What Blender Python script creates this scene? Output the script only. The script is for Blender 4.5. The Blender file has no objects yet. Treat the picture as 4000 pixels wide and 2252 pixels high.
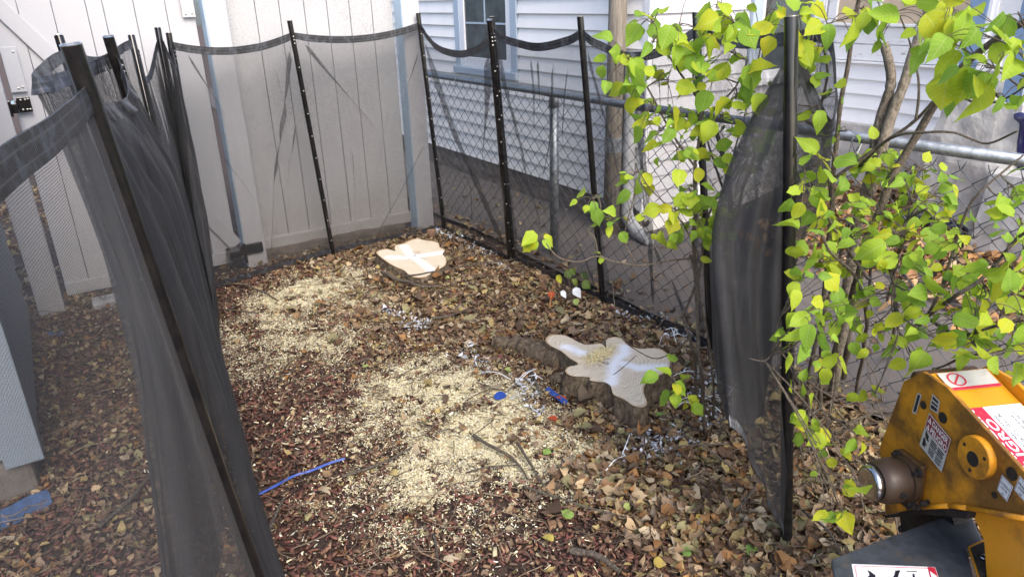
import bpy, bmesh, math, random
import numpy as np
from mathutils import Vector, Matrix, noise

# ------------------------------------------------------------------ camera, light, exposure
sc = bpy.context.scene
COL = sc.collection
cam_d = bpy.data.cameras.new('camera'); cam = bpy.data.objects.new('camera', cam_d); COL.objects.link(cam)
cam.location = (0.0, 0.0, 1.6)
cam.rotation_euler = (1.1854948930402847, 0.025981882156208863, -0.5787993750908541)
cam_d.sensor_width = 36.0; cam_d.lens = 25.375; cam_d.clip_start = 0.02; cam_d.clip_end = 400.0
cam_d.dof.use_dof = True; cam_d.dof.focus_distance = 3.0; cam_d.dof.aperture_fstop = 9.0
sc.camera = cam

SUN_EL, SUN_AZ = math.radians(44), math.radians(188)      # azimuth clockwise from +Y
world = bpy.data.worlds.new('World'); sc.world = world; world.use_nodes = True
wn = world.node_tree.nodes; wl = world.node_tree.links
sky = wn.new('ShaderNodeTexSky'); sky.sky_type = 'NISHITA'; sky.sun_disc = False
sky.sun_elevation = SUN_EL; sky.sun_rotation = SUN_AZ
sky.air_density = 0.8; sky.dust_density = 3.0; sky.ozone_density = 1.0
wn['Background'].inputs['Strength'].default_value = 0.15
wl.new(sky.outputs['Color'], wn['Background'].inputs['Color'])
sun_d = bpy.data.lights.new('sun', 'SUN'); sun = bpy.data.objects.new('sun', sun_d); COL.objects.link(sun)
sun_d.energy = 0.5; sun_d.angle = math.radians(24); sun_d.color = (1.0, 0.96, 0.90)
sdir = Vector((math.sin(SUN_AZ)*math.cos(SUN_EL), math.cos(SUN_AZ)*math.cos(SUN_EL), math.sin(SUN_EL)))
sun.rotation_euler = (-sdir).to_track_quat('-Z', 'Y').to_euler(); sun.location = sdir*30
sc.view_settings.view_transform = 'Standard'; sc.view_settings.look = 'None'
sc.view_settings.exposure = 1.55; sc.view_settings.gamma = 1.0
sc.render.engine = 'CYCLES'
sc.cycles.transparent_max_bounces = 24; sc.cycles.max_bounces = 6; sc.cycles.diffuse_bounces = 3
sc.cycles.use_denoising = True

# ------------------------------------------------------------------ measured layout (metres; x right, y away, z up)
DATA = {"POLES":{"p1":[[0.235,1.662,0.0],[0.0793,1.5214,1.5412]],
 "p272":[[0.4,2.985,0.0],[0.2458,2.6823,1.5141]],
 "p148":[[0.209,2.621,0.0],[0.1432,3.3812,1.4999]],
 "p330":[[0.459,3.662,0.0],[0.4904,4.23,1.4633]],
 "p395":[[0.615,4.299,0.0],[0.6597,4.5179,1.488]],
 "p425":[[0.647,4.352,0.0],[0.6947,4.4192,1.4624]],
 "b728":[[1.483,4.568,0.0],[1.403,4.59,1.495]],
 "b1050":[[2.335,4.559,0.0],[2.279,4.633,1.508]],
 "r1b":[[2.351,3.691,0.0],[2.01,3.287,1.49]],
 "r1":[[2.376,3.691,0.0],[2.287,3.713,1.492]],
 "r2":[[2.401,2.825,0.0],[2.303,2.929,1.497]],
 "r3":[[2.428,2.065,0.0],[2.447,2.32,1.512]],
 "r4":[[1.645,1.041,-0.0],[1.657,1.247,1.532]]},"LEFT":[[[0.0865,1.5279,1.47],[0.139,1.5753,0.95],[0.1895,1.6209,0.45],[0.235,1.662,0.0]],[[0.1302,1.8098,1.4097],[0.218,1.8573,1.1725],[0.251,1.8475,0.7171],[0.287,1.731,0.0]],[[0.2183,2.1923,1.3903],[0.3003,2.3193,1.098],[0.3063,2.2292,0.5193],[0.331,2.248,0.0]],[[0.2513,2.6931,1.46],[0.3032,2.7951,0.95],[0.3542,2.895,0.45],[0.4,2.985,0.0]],[[0.1455,2.5205,1.4436],[0.1696,2.2624,1.0722],[0.1724,2.0147,0.694],[0.121,1.846,0.0]],[[0.0223,2.2135,1.4404],[0.0626,2.1328,1.1931],[0.083,1.9227,0.7834],[-0.025,1.683,0.0]],[[0.0416,2.6501,1.4421],[0.0974,2.5267,1.1267],[0.1079,2.0716,0.7269],[0.036,1.799,0.0]],[[0.1454,3.3559,1.45],[0.1673,3.1025,0.95],[0.1893,2.8491,0.45],[0.209,2.621,0.0]],[[0.2972,3.8095,1.3972],[0.3148,3.4137,0.8639],[0.3366,3.2154,0.4806],[0.351,3.234,0.0]],[[0.4899,4.221,1.44],[0.4794,4.0308,0.95],[0.4687,3.8367,0.45],[0.459,3.662,0.0]],[[0.4937,4.0132,1.283],[0.4639,3.5335,0.7784],[0.436,3.2613,0.4417],[0.446,3.306,0.0]],[[0.6583,4.5108,1.44],[0.6435,4.4388,0.95],[0.6285,4.3652,0.45],[0.615,4.299,0.0]],[[0.6381,4.0641,1.3143],[0.5988,3.8565,0.8305],[0.5411,3.6068,0.368],[0.485,3.427,0.0]],[[0.6943,4.4186,1.45],[0.678,4.3957,0.95],[0.6617,4.3727,0.45],[0.647,4.352,0.0]]],
 "P0":[[-0.0758,0.1946,0.0],[-0.2243,0.0605,1.52]],
 "LOOSE":[[[2.4463,2.3112,1.46],[2.4399,2.2252,0.95],[2.4337,2.1409,0.45],[2.428,2.065,0.0]],[[2.3012,1.971,1.4329],[2.2452,1.8457,1.0981],[2.1383,1.7334,0.5896],[2.371,1.913,0.0]],[[2.1163,1.5934,1.4671],[2.0958,1.5698,1.1247],[1.9214,1.4717,0.6891],[2.248,1.761,0.0]],[[2.0372,1.3896,1.4708],[2.044,1.3637,1.1598],[1.8935,1.3116,0.7184],[2.153,1.577,0.0]],[[1.8266,1.2063,1.2626],[1.825,1.2489,1.0297],[1.7393,1.2797,0.7137],[2.095,1.53,0.0]],[[1.8142,1.3277,1.4453],[1.5976,1.3495,1.0701],[1.5054,1.2708,0.6508],[1.4504,1.1567,0.4737]],[[1.7394,1.2839,1.4412],[1.5934,1.2838,1.1939],[1.505,1.2725,0.9201],[1.422,1.0691,0.4402]],[[1.656,1.2293,1.4],[1.6524,1.1687,0.95],[1.6485,1.1015,0.45],[1.6451,1.0423,0.01]]],
 "STUMP1":[[1.644,4.192],[1.688,4.225],[1.734,4.209],[1.754,4.154],[1.784,4.218],[1.813,4.25],[1.854,4.246],[1.912,4.271],[1.978,4.285],[2.017,4.226],[2.064,4.154],[2.057,4.104],[2.037,4.058],[2.039,3.996],[1.994,3.938],[1.978,3.861],[1.917,3.761],[1.847,3.726],[1.806,3.717],[1.765,3.68],[1.719,3.665],[1.673,3.699],[1.664,3.767],[1.667,3.833],[1.647,3.906],[1.638,3.997],[1.636,4.097]],
 "STUMP2":[[1.747,2.461],[1.797,2.493],[1.847,2.457],[1.856,2.407],[1.867,2.322],[1.93,2.284],[1.926,2.237],[1.974,2.295],[2.018,2.305],[2.044,2.269],[2.021,2.189],[2.051,2.134],[2.101,2.101],[2.111,2.054],[2.079,1.984],[2.003,1.927],[1.919,1.903],[1.844,1.889],[1.793,1.847],[1.748,1.779],[1.713,1.76],[1.689,1.786],[1.688,1.847],[1.681,1.902],[1.714,1.956],[1.717,1.994],[1.694,2.017],[1.675,2.045],[1.688,2.07],[1.637,2.121],[1.641,2.168],[1.677,2.192],[1.724,2.188],[1.729,2.261],[1.739,2.333],[1.732,2.404]],
 "PAINT1":[[[1.843,4.2],[1.808,4.016],[1.816,3.91],[1.809,3.737]],[[1.681,4.075],[1.746,4.025],[1.836,3.995],[1.902,3.976],[2.011,3.964]]],
 "PAINT2":[[[1.782,2.35],[1.804,2.261]],[[1.995,2.195],[1.965,2.152],[1.857,2.107],[1.795,2.035],[1.735,1.981]],[[1.865,2.116],[1.912,2.008],[2.002,1.957]]],
 "PILE2":[1.849,2.197,0.115],
 "ROOT2":[[[1.634,2.748,0.0],[1.706,2.642,0.0],[1.74,2.49,0.0],[1.784,2.361,0.0]],[[1.635,2.265,0.0],[1.717,2.185,0.0],[1.82,2.175,0.0]],[[1.765,2.108,0.0],[1.863,2.144,0.0]]],
 "SAW":[[1.148,3.978,0.16,1.0],[0.966,3.927,0.16,0.7],[1.366,4.097,0.14,0.5],[0.799,3.588,0.22,0.35],[0.907,3.334,0.25,0.3],[0.626,3.324,0.25,0.15],[1.302,3.677,0.15,0.35],[1.248,2.679,0.14,0.55],[1.081,2.664,0.13,0.6],[1.265,2.447,0.16,0.9],[1.37,2.289,0.13,0.9],[1.037,2.337,0.13,0.6],[1.167,2.173,0.13,1.0],[1.148,2.02,0.12,1.0],[1.338,2.087,0.13,0.9],[0.987,2.103,0.11,0.75],[0.858,2.043,0.1,0.7],[1.024,1.926,0.1,0.7],[1.296,1.915,0.11,0.6],[1.361,1.776,0.12,0.6],[0.811,1.885,0.09,0.5],[1.269,1.725,0.1,0.5],[1.376,1.678,0.08,0.5],[0.829,2.379,0.12,0.3],[0.967,2.578,0.12,0.4],[0.783,2.518,0.14,0.2],[1.19,1.838,0.1,0.5],[0.684,1.804,0.12,0.15],[0.647,2.053,0.15,0.12],[0.949,1.666,0.14,0.12]],
 "WPAINT":[[1.384,3.423,0.05,14],[1.41,3.325,0.05,18],[1.422,3.179,0.06,26],[1.43,3.125,0.04,18],[1.478,2.731,0.06,14],[1.463,2.594,0.05,16],[1.429,2.502,0.05,10],[1.499,2.299,0.07,26],[1.467,2.22,0.05,12],[1.454,2.113,0.05,10],[1.646,1.636,0.09,40],[1.639,1.672,0.06,20],[1.755,1.622,0.06,14],[1.516,1.666,0.05,8],[2.203,1.899,0.09,40],[2.091,1.773,0.08,40],[1.989,1.658,0.08,34],[2.418,2.23,0.08,24],[2.403,2.296,0.08,20],[2.454,2.492,0.08,14],[2.388,2.603,0.08,10],[2.262,3.595,0.08,16],[2.288,3.853,0.08,18],[2.286,4.056,0.07,16],[2.292,4.289,0.07,22],[2.267,4.421,0.06,16]],
 "STICKS":[[[1.565,3.936,0.03],[1.596,3.771,0.035],[1.652,3.563,0.04],[1.762,3.527,0.03]],[[1.604,3.726,0.06],[1.71,3.566,0.11],[2.089,3.665,0.05],[2.383,3.664,0.02]],[[0.812,4.302,0.02],[0.879,4.095,0.02],[0.92,3.918,0.015]],[[0.587,4.039,0.015],[0.762,3.828,0.015],[0.908,3.734,0.01]],[[1.51,3.165,0.02],[1.599,3.131,0.02],[1.743,3.169,0.015]],[[1.137,2.089,0.02],[1.151,1.965,0.03],[1.178,1.871,0.02],[1.163,1.747,0.015]],[[0.324,2.004,0.02],[0.38,2.082,0.02],[0.421,2.141,0.02]],[[1.246,1.947,0.02],[1.206,1.784,0.025],[1.165,1.607,0.02]],[[1.061,1.383,0.02],[1.103,1.32,0.03],[1.136,1.231,0.02]],[[0.997,1.906,0.015],[1.081,1.881,0.02],[1.186,1.83,0.015]],[[1.705,2.088,0.03],[1.782,2.026,0.1],[1.904,2.017,0.16]],[[2.003,2.651,0.02],[2.118,2.538,0.02],[2.265,2.294,0.03],[2.326,2.142,0.02]],[[0.624,2.141,0.015],[0.772,2.128,0.02],[0.915,2.158,0.015]],[[1.608,2.396,0.02],[1.568,2.291,0.03],[1.521,2.18,0.02]],[[-0.129,2.343,0.02],[-0.023,2.424,0.03],[0.087,2.582,0.02]],[[1.124,1.713,0.02],[1.159,1.621,0.03],[1.247,1.476,0.02],[1.316,1.38,0.02]],[[1.064,2.934,0.02],[0.92,2.918,0.02],[0.794,2.883,0.015]],[[0.753,1.682,0.02],[0.731,1.612,0.02],[0.699,1.54,0.015]],[[1.617,1.217,0.02],[1.762,1.259,0.04],[1.878,1.389,0.03]],[[1.783,1.086,0.03],[1.753,0.979,0.04],[1.714,0.909,0.02]]],
 "BLUESTRIP":[[0.331,2.212,0.025],[0.409,2.229,0.025],[0.487,2.249,0.025],[0.543,2.243,0.025],[0.62,2.248,0.025],[0.676,2.242,0.025]],
 "BLUE2":[[1.58,2.219,0.03],[1.575,2.153,0.03],[1.577,2.072,0.03]],
 "BLUE3":[[1.354,2.267,0.03],[1.39,2.294,0.03],[1.386,2.256,0.03]],
 "BLUETARP":[[-0.47,2.58,0.02],[-0.37,2.595,0.02],[-0.312,2.622,0.02],[-0.255,2.628,0.02],[-0.29,2.588,0.02],[-0.359,2.574,0.02]],
 "BLUESHEET":[[-0.232,4.246,0.01],[-0.187,4.237,0.01],[-0.134,4.199,0.01]],
 "FALLEN":[[1.31,1.865,0.035,"g","pale green leaf on sawdust just below the big stump"],[1.333,1.429,0.035,"g","green leaf in brown litter straight below the front lobe of the big stump"],[1.35,1.162,0.035,"g","green leaf at the bottom edge left of the loose mesh foot"],[1.171,1.506,0.035,"g","green leaf at the lower right rim of the sawdust patch"],[1.05,1.45,0.035,"y","small yellow leaf on mulch at the bottom centre"],[1.245,1.205,0.035,"y","curled yellow leaf at the bottom edge in brown litter"],[1.539,1.082,0.035,"g","green leaf right at the foot of the loose mesh"],[1.821,1.801,0.035,"g","green leaf resting against the bark of the big stump"],[1.871,3.63,0.035,"g","round green leaf beside the far stump"],[1.708,3.171,0.035,"y","yellow leaf in litter between the two stumps"],[0.609,3.885,0.035,"y","yellow lobed leaf on red mulch by the left mesh"],[1.478,2.009,0.035,"r","red leaf on the litter left of the big stump"],[1.6,2.112,0.035,"r","orange-red leaf close to the folded blue scrap"],[1.526,2.468,0.035,"g","green leaf left of the big stump root"],[1.498,3.559,0.035,"g","green leaf in front of the far stump"],[0.23,2.385,0.035,"y","yellow leaf seen low through the near mesh"],[-0.007,3.677,0.035,"y","yellow leaf on bare ground below the gate, seen through mesh"],[1.51,1.269,0.035,"y","large pale yellow leaf left of the loose mesh pole"],[1.031,2.874,0.035,"g","green leaf sprig on mulch left of the main sawdust patch"]],
 "IVY":[[2.265,2.961,0.0],[2.215,2.809,0.1]],
 "SAP":{"stems":[[[[1.8948,1.6085,0.0067],[1.6414,1.4236,0.4039],[1.6509,1.4803,0.6673],[1.6462,1.5072,0.8769],[1.6517,1.5237,1.0514],[1.6713,1.5418,1.1684],[1.6802,1.566,1.2837],[1.6742,1.5811,1.387],[1.6837,1.5802,1.5308]],0.0075,0.003],[[[2.0323,1.7813,0.0163],[1.7232,1.5331,0.4208],[1.6876,1.5638,0.5704],[1.685,1.5716,0.583],[1.7217,1.5465,0.7127],[1.7313,1.5427,0.8506],[1.7386,1.5265,0.9598],[1.7882,1.4863,1.0751],[1.793,1.4623,1.1646]],0.006,0.0025],[[[1.6424,1.4929,0.8155],[1.5833,1.5512,0.8049],[1.5193,1.6098,0.7885],[1.4349,1.6482,0.8095],[1.3832,1.6651,0.8294],[1.3141,1.6681,0.8237],[1.2533,1.6797,0.8468],[1.2235,1.6903,0.8825],[1.2157,1.7062,0.9054]],0.0035,0.0018],[[[1.3846,1.667,0.8352],[1.3907,1.6856,0.8819],[1.3806,1.7035,0.9057],[1.4075,1.6826,0.9512],[1.4124,1.6818,0.9827],[1.4111,1.7049,1.029]],0.003,0.0015],[[[1.4976,1.6055,0.8041],[1.4795,1.6446,0.8614],[1.4861,1.6458,0.9258],[1.4961,1.6327,0.9916],[1.5002,1.6227,1.0561]],0.003,0.0015],[[[1.6434,1.5035,0.8653],[1.6018,1.5469,0.9536],[1.5218,1.5742,1.0373],[1.484,1.6079,1.1104]],0.003,0.0015],[[[1.6498,1.5232,1.1012],[1.5962,1.5778,1.1966],[1.5153,1.5864,1.3201],[1.4567,1.5937,1.3907],[1.3989,1.5892,1.4376]],0.004,0.0018],[[[1.6764,1.5548,1.2022],[1.702,1.5098,1.2756],[1.7239,1.4605,1.3352],[1.729,1.431,1.4139]],0.004,0.0018],[[[1.6759,1.5673,1.3073],[1.5917,1.5728,1.3933],[1.5338,1.5839,1.4727],[1.4904,1.5739,1.5274]],0.004,0.0018],[[[1.6745,1.5756,1.3759],[1.7068,1.534,1.4653],[1.7098,1.4993,1.5304]],0.003,0.0018],[[[1.6292,1.4229,0.3329],[1.5385,1.407,0.4456],[1.4781,1.4023,0.4889]],0.003,0.0015],[[[1.9974,1.6647,-0.0065],[1.6794,1.402,0.3561],[1.6713,1.4366,0.5503],[1.641,1.4595,0.6908],[1.6316,1.5056,0.8275]],0.005,0.003],[[[1.6341,1.4667,0.5636],[1.5569,1.5354,0.4709],[1.5276,1.6199,0.4745],[1.5251,1.6997,0.504],[1.5327,1.7442,0.6067],[1.5456,1.7729,0.6834]],0.0025,0.0012]],
 "clusters":[[1.2092,1.7176,0.9203,0.045,6,0.055],[1.3952,1.7042,1.0063,0.05,7,0.055],[1.4316,1.6498,0.9416,0.06,8,0.045],[1.4955,1.5996,1.0551,0.05,5,0.055],[1.482,1.622,1.0838,0.05,4,0.05],[1.4769,1.6174,0.9344,0.04,3,0.045],[1.3951,1.6602,0.8349,0.02,2,0.03],[1.6287,1.4693,0.8278,0.015,1,0.035],[1.569,1.5162,0.9792,0.08,10,0.058],[1.6142,1.4757,0.9552,0.09,14,0.05],[1.6588,1.4476,0.9027,0.06,9,0.045],[1.7084,1.4828,0.9619,0.06,7,0.045],[1.535,1.5112,0.9237,0.05,4,0.05],[1.6131,1.5146,1.0344,0.05,6,0.05],[1.4425,1.3675,0.5023,0.085,11,0.058],[1.4606,1.3312,0.4509,0.04,3,0.045],[1.4102,1.5769,1.427,0.08,9,0.058],[1.4755,1.554,1.4661,0.09,10,0.062],[1.5272,1.5375,1.3674,0.09,10,0.062],[1.444,1.5767,1.3384,0.06,5,0.055],[1.4507,1.5314,1.5192,0.08,8,0.06],[1.5617,1.5224,1.5149,0.09,9,0.062],[1.57,1.5246,1.2644,0.08,9,0.058],[1.5734,1.5353,1.1579,0.08,9,0.055],[1.5471,1.579,1.214,0.06,5,0.055],[1.6207,1.5119,1.4383,0.09,10,0.062],[1.6312,1.4696,1.3642,0.09,10,0.062],[1.6549,1.4269,1.44,0.09,8,0.07],[1.6395,1.408,1.5134,0.09,9,0.07],[1.6454,1.4875,1.5534,0.08,8,0.06],[1.6652,1.3855,1.3677,0.07,5,0.07],[1.6739,1.4516,1.2504,0.08,7,0.06],[1.6752,1.4155,1.3101,0.07,6,0.065],[1.6451,1.5372,1.124,0.05,5,0.045],[1.7652,1.4365,1.2073,0.06,6,0.055],[1.6958,1.504,1.1224,0.05,5,0.045],[1.5075,1.5759,1.2879,0.07,5,0.055],[1.3659,1.591,1.3975,0.05,4,0.055],[1.657,1.5286,1.2549,0.07,7,0.05]]},"BIG":{"stems":[[[[2.5036,1.4808,0.0171],[2.2512,1.3296,0.5654],[2.3038,1.364,0.8398],[2.3343,1.3715,1.0291],[2.3501,1.3733,1.1869],[2.3516,1.3582,1.2906],[2.3336,1.3675,1.3657],[2.3186,1.3836,1.4327]],0.02,0.014],[[[2.3158,1.3685,0.8652],[2.3224,1.3438,1.0355],[2.3449,1.3277,1.2183],[2.3689,1.3138,1.3542],[2.3953,1.3067,1.5076],[2.3897,1.3009,1.6213]],0.02,0.012],[[[2.7307,1.5719,-0.0245],[2.1528,1.2529,0.6746],[2.1619,1.2272,0.8993],[2.1827,1.1859,1.1073],[2.1826,1.1295,1.2562],[2.1253,1.0375,1.388],[2.0984,0.9581,1.4534],[2.0371,0.8387,1.5231]],0.015,0.008],[[[2.3656,1.4384,0.0119],[2.1254,1.3321,0.5368],[2.1167,1.3477,0.8238],[2.1017,1.3576,1.0905],[2.0771,1.3474,1.3029],[2.0561,1.3265,1.4977],[1.9969,1.2875,1.6042]],0.01,0.006],[[[2.1461,1.376,0.9217],[2.1261,1.4126,1.1042],[2.0907,1.4273,1.2209],[2.0502,1.3922,1.3603],[1.969,1.3834,1.5004]],0.006,0.003],[[[2.1017,1.3576,1.0905],[1.9364,1.33,1.213],[1.8389,1.3541,1.2668],[1.783,1.3854,1.2578],[1.7477,1.4345,1.3129]],0.005,0.0025],[[[2.5866,1.4266,0.0145],[1.9765,1.092,0.6385],[1.889,1.1032,0.8117],[1.7544,1.1195,0.9329],[1.7119,1.1291,1.0298]],0.007,0.003],[[[2.1007,1.1875,0.7357],[1.8674,1.19,0.9636],[1.7615,1.184,1.0767],[1.7051,1.1915,1.1503]],0.005,0.002],[[[2.1596,1.3084,1.065],[2.0675,1.1684,1.1842],[2.057,1.0652,1.2218],[2.0685,0.9974,1.2293],[2.0785,0.9166,1.2075],[2.0422,0.8339,1.2537]],0.005,0.0025],[[[2.0873,1.3385,1.0318],[2.0942,1.2492,1.1213],[2.1141,1.1535,1.2151],[2.0954,1.0797,1.3029],[2.0911,1.0454,1.359],[2.0567,1.053,1.4623],[1.9911,1.0694,1.5423]],0.006,0.003],[[[2.0838,1.0357,1.3291],[1.9666,0.9145,1.3208],[1.9143,0.8307,1.3433],[1.8707,0.7565,1.3974]],0.004,0.002],[[[2.0877,1.1205,1.2446],[2.0709,1.1204,1.3551],[2.0206,1.13,1.4414],[1.9614,1.1435,1.5238]],0.004,0.002],[[[2.3183,1.455,-0.0165],[1.9774,1.2607,0.4579],[2.0158,1.243,0.7383],[1.9969,1.2202,0.932]],0.008,0.004],[[[2.5275,1.4578,0.0009],[1.6978,1.0983,0.5477],[1.5395,1.0778,0.6942],[1.4635,1.0623,0.6941],[1.4296,1.0868,0.7]],0.003,0.0015]],
 "clusters":[[1.8418,1.3097,1.4445,0.08,6,0.06],[1.799,1.2402,1.5093,0.1,8,0.07],[1.7336,1.2923,1.5309,0.1,7,0.07],[1.677,1.3387,1.5522,0.1,7,0.075],[1.8205,1.1808,1.5476,0.1,7,0.075],[1.8438,1.0971,1.5375,0.1,8,0.075],[1.8587,1.0105,1.5102,0.09,7,0.075],[1.8668,0.9542,1.5371,0.1,8,0.08],[1.7913,0.8559,1.4986,0.1,8,0.08],[1.7291,0.7588,1.4803,0.1,7,0.085],[1.7322,0.7966,1.4301,0.09,6,0.08],[1.7578,0.7697,1.5411,0.1,6,0.085],[1.7955,0.9042,1.4716,0.07,4,0.075],[1.8372,0.7705,1.382,0.06,3,0.06],[1.9029,0.8465,1.3612,0.06,4,0.055],[1.8601,0.8829,1.38,0.05,3,0.055],[1.8244,1.2864,1.373,0.06,4,0.055],[1.7774,1.2166,1.2985,0.05,3,0.055],[1.8698,1.237,1.3305,0.06,4,0.05],[1.9662,1.245,1.2089,0.06,4,0.045],[1.6038,1.112,1.1167,0.07,7,0.06],[1.6964,1.1381,1.1608,0.07,8,0.06],[1.6967,1.0862,1.0533,0.08,8,0.06],[1.587,1.0726,1.0126,0.07,6,0.06],[1.5112,1.0161,0.9277,0.07,8,0.062],[1.531,0.9765,0.8715,0.08,9,0.062],[1.4904,0.9719,0.808,0.08,9,0.06],[1.4993,1.0064,0.7585,0.06,5,0.05],[1.4718,1.0289,0.7688,0.03,4,0.025],[1.5584,0.9495,0.7186,0.07,6,0.055],[1.525,0.9963,0.6385,0.06,6,0.05],[1.5323,0.9539,0.5601,0.06,5,0.05],[1.5271,0.8738,0.5197,0.06,6,0.045],[1.5094,0.9406,0.5022,0.05,4,0.05],[1.5318,0.829,0.566,0.04,3,0.045],[1.3971,0.7506,0.4371,0.05,6,0.05],[1.4328,0.7332,0.5015,0.04,3,0.05],[1.4558,0.8431,0.4943,0.05,4,0.04]]},"BUSH":{"stems":[[[[3.6228,1.916,0.0121],[2.2027,1.155,0.8035],[2.1491,1.1208,0.9273],[2.1103,1.0521,0.9992]],0.008,0.004],[[[3.5329,1.9748,0.0149],[2.3375,1.3173,0.7874],[2.313,1.2907,0.9658],[2.3109,1.2152,1.0721]],0.008,0.003],[[[3.0232,1.5346,0.0202],[1.9701,1.019,0.7444],[1.8852,1.0191,0.898]],0.006,0.003]],
 "clusters":[[2.1547,1.3229,1.0888,0.1,12,0.045],[2.2346,1.2821,1.11,0.1,10,0.045],[2.1453,1.2892,1.0063,0.11,14,0.048],[2.1872,1.2145,1.0396,0.12,16,0.048],[2.2758,1.1677,1.06,0.1,12,0.048],[2.1756,1.1361,0.9943,0.12,18,0.05],[2.0734,1.1811,0.9523,0.12,18,0.05],[2.2392,1.0999,1.0037,0.1,12,0.048],[1.9508,1.1717,0.903,0.1,12,0.05],[2.0339,1.0657,0.926,0.12,16,0.052],[2.1166,1.022,0.945,0.1,12,0.05],[1.8499,0.9249,0.9215,0.07,6,0.068],[1.7717,0.929,0.9593,0.06,4,0.075],[1.9504,1.0891,0.8638,0.1,10,0.052],[1.9849,0.9688,0.9258,0.08,6,0.055],[1.8748,1.1229,0.8338,0.08,8,0.052],[1.8862,0.9838,0.826,0.09,8,0.052],[1.9076,1.0703,0.7679,0.09,8,0.05],[1.8438,0.8819,0.824,0.08,7,0.055],[1.7515,0.7923,0.7814,0.08,7,0.058],[1.7844,0.8549,0.689,0.06,5,0.05],[1.806,0.9867,0.7256,0.08,7,0.05],[1.8263,0.9242,0.7555,0.08,7,0.052],[1.6843,0.878,0.6042,0.05,4,0.045],[1.723,1.041,0.7282,0.08,9,0.052],[1.8192,1.0627,0.768,0.08,9,0.05],[1.9317,1.2054,0.9478,0.09,10,0.05],[1.7691,1.1462,0.875,0.08,8,0.055],[2.2888,1.2068,1.0255,0.1,12,0.045]]},"SPREAD":{"stems":[[[[3.4335,1.6568,0.0204],[1.8964,0.8476,0.8223],[1.8952,0.7697,0.925],[1.8717,0.7113,1.0387],[1.8138,0.6512,1.103]],0.006,0.003],[[[1.8916,0.8863,0.7635],[1.8118,0.7574,0.7888],[1.7781,0.68,0.8492],[1.7513,0.5971,0.9074]],0.005,0.0025],[[[3.1546,1.5719,0.006],[1.9401,0.909,0.742],[1.9657,0.8958,0.8815],[1.9787,0.8878,1.0152],[1.9877,0.8611,1.1048],[2.0412,0.8078,1.1982]],0.005,0.0025],[[[3.082,1.3661,0.014],[1.8484,0.76,0.7096],[1.7811,0.6528,0.7967],[1.7393,0.5811,0.8584]],0.004,0.002]],
 "clusters":[[1.8042,0.7802,0.826,0.08,8,0.055],[1.7226,0.6994,0.816,0.08,8,0.058],[1.884,0.7547,0.8791,0.08,7,0.05],[1.8427,0.6882,0.9521,0.09,8,0.055],[1.8397,0.7154,1.0047,0.07,5,0.055],[1.7218,0.6164,0.9083,0.08,7,0.058],[1.9853,0.7909,1.0888,0.06,5,0.058],[1.9435,0.7386,1.0576,0.06,5,0.055],[1.6783,0.6264,0.8184,0.08,7,0.06],[1.6487,0.5713,0.8509,0.07,5,0.06],[1.9409,0.8373,0.8601,0.08,6,0.045],[1.943,0.8354,0.992,0.09,9,0.045],[1.8609,0.7406,0.9522,0.09,9,0.05],[1.9399,0.8708,0.9285,0.08,8,0.045],[1.816,0.6745,1.0212,0.08,7,0.055],[2.0086,0.7891,1.1159,0.07,6,0.055],[1.9058,0.8602,0.8611,0.08,8,0.048],[1.8023,0.681,0.8834,0.09,9,0.052],[1.8274,0.7476,0.8424,0.08,7,0.052]]},"DARK":{"stems":[[[[2.4358,1.9704,0.4125],[2.4768,2.0544,0.6417],[2.5098,2.1278,0.8381],[2.5093,2.2152,1.0191],[2.5104,2.2461,1.0849]],0.014,0.008],[[[2.4608,2.0332,0.5763],[2.4731,2.0034,0.7969],[2.5133,1.9942,0.9642],[2.4807,2.0004,1.0669]],0.008,0.003],[[[2.4859,2.096,0.7401],[2.4735,2.1674,0.8722],[2.465,2.2442,1.0205]],0.008,0.003],[[[2.5052,2.1071,0.7889],[2.5994,2.1009,0.9012],[2.7011,2.0899,1.0132],[2.7732,2.0982,1.1261]],0.005,0.002],[[[2.5058,2.1225,0.8218],[2.5978,2.1574,1.0164],[2.6591,2.1806,1.1461]],0.005,0.002]],
 "clusters":[[2.5584,2.032,0.9696,0.1,10,0.05],[2.5105,2.0249,0.8913,0.1,8,0.05],[2.6761,2.0471,1.1572,0.07,5,0.055],[2.5931,2.0783,1.112,0.06,4,0.05],[2.5566,1.9961,1.0256,0.08,7,0.055],[2.5166,2.09,1.0346,0.08,6,0.05],[2.5007,2.106,0.9139,0.08,6,0.045],[2.4291,2.0015,0.7345,0.08,6,0.045]]},"GR":{"H0":[1.5818,0.6979,0.4929],
 "n":[-0.9063,0.4226,0.0],
 "u":[0.4226,0.9063,0.0],
 "side":[[1.5979,0.7324,0.7635],[1.6214,0.7827,0.7068],[1.6372,0.8166,0.4907],[1.6082,0.7545,0.3319],[1.5582,0.6472,0.4499],[1.5271,0.5806,0.5126],[1.5073,0.538,0.5437],[1.4491,0.4132,0.6275],[1.4337,0.3802,0.6929],[1.4655,0.4485,0.7096],[1.5642,0.6601,0.7665]],
 "bar":[[1.5962,0.7333,0.7074],[1.5903,0.7207,0.7093],[1.5921,0.7245,0.6535],[1.598,0.7373,0.6511]],
 "hole":[1.5867,0.7108,0.6878],
 "plate2":[[1.5768,0.6919,0.7309],[1.5656,0.6678,0.7255],[1.5649,0.6663,0.6938],[1.5765,0.6912,0.6922]],
 "dd":[[1.5757,0.6895,0.6821],[1.5428,0.6188,0.6611],[1.5446,0.6227,0.5694],[1.5792,0.6969,0.5894]],
 "cpin":[[1.4816,0.4876,0.6719],[1.4684,0.4593,0.6658],[1.4702,0.4631,0.6256],[1.4823,0.4892,0.6334]],
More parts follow.
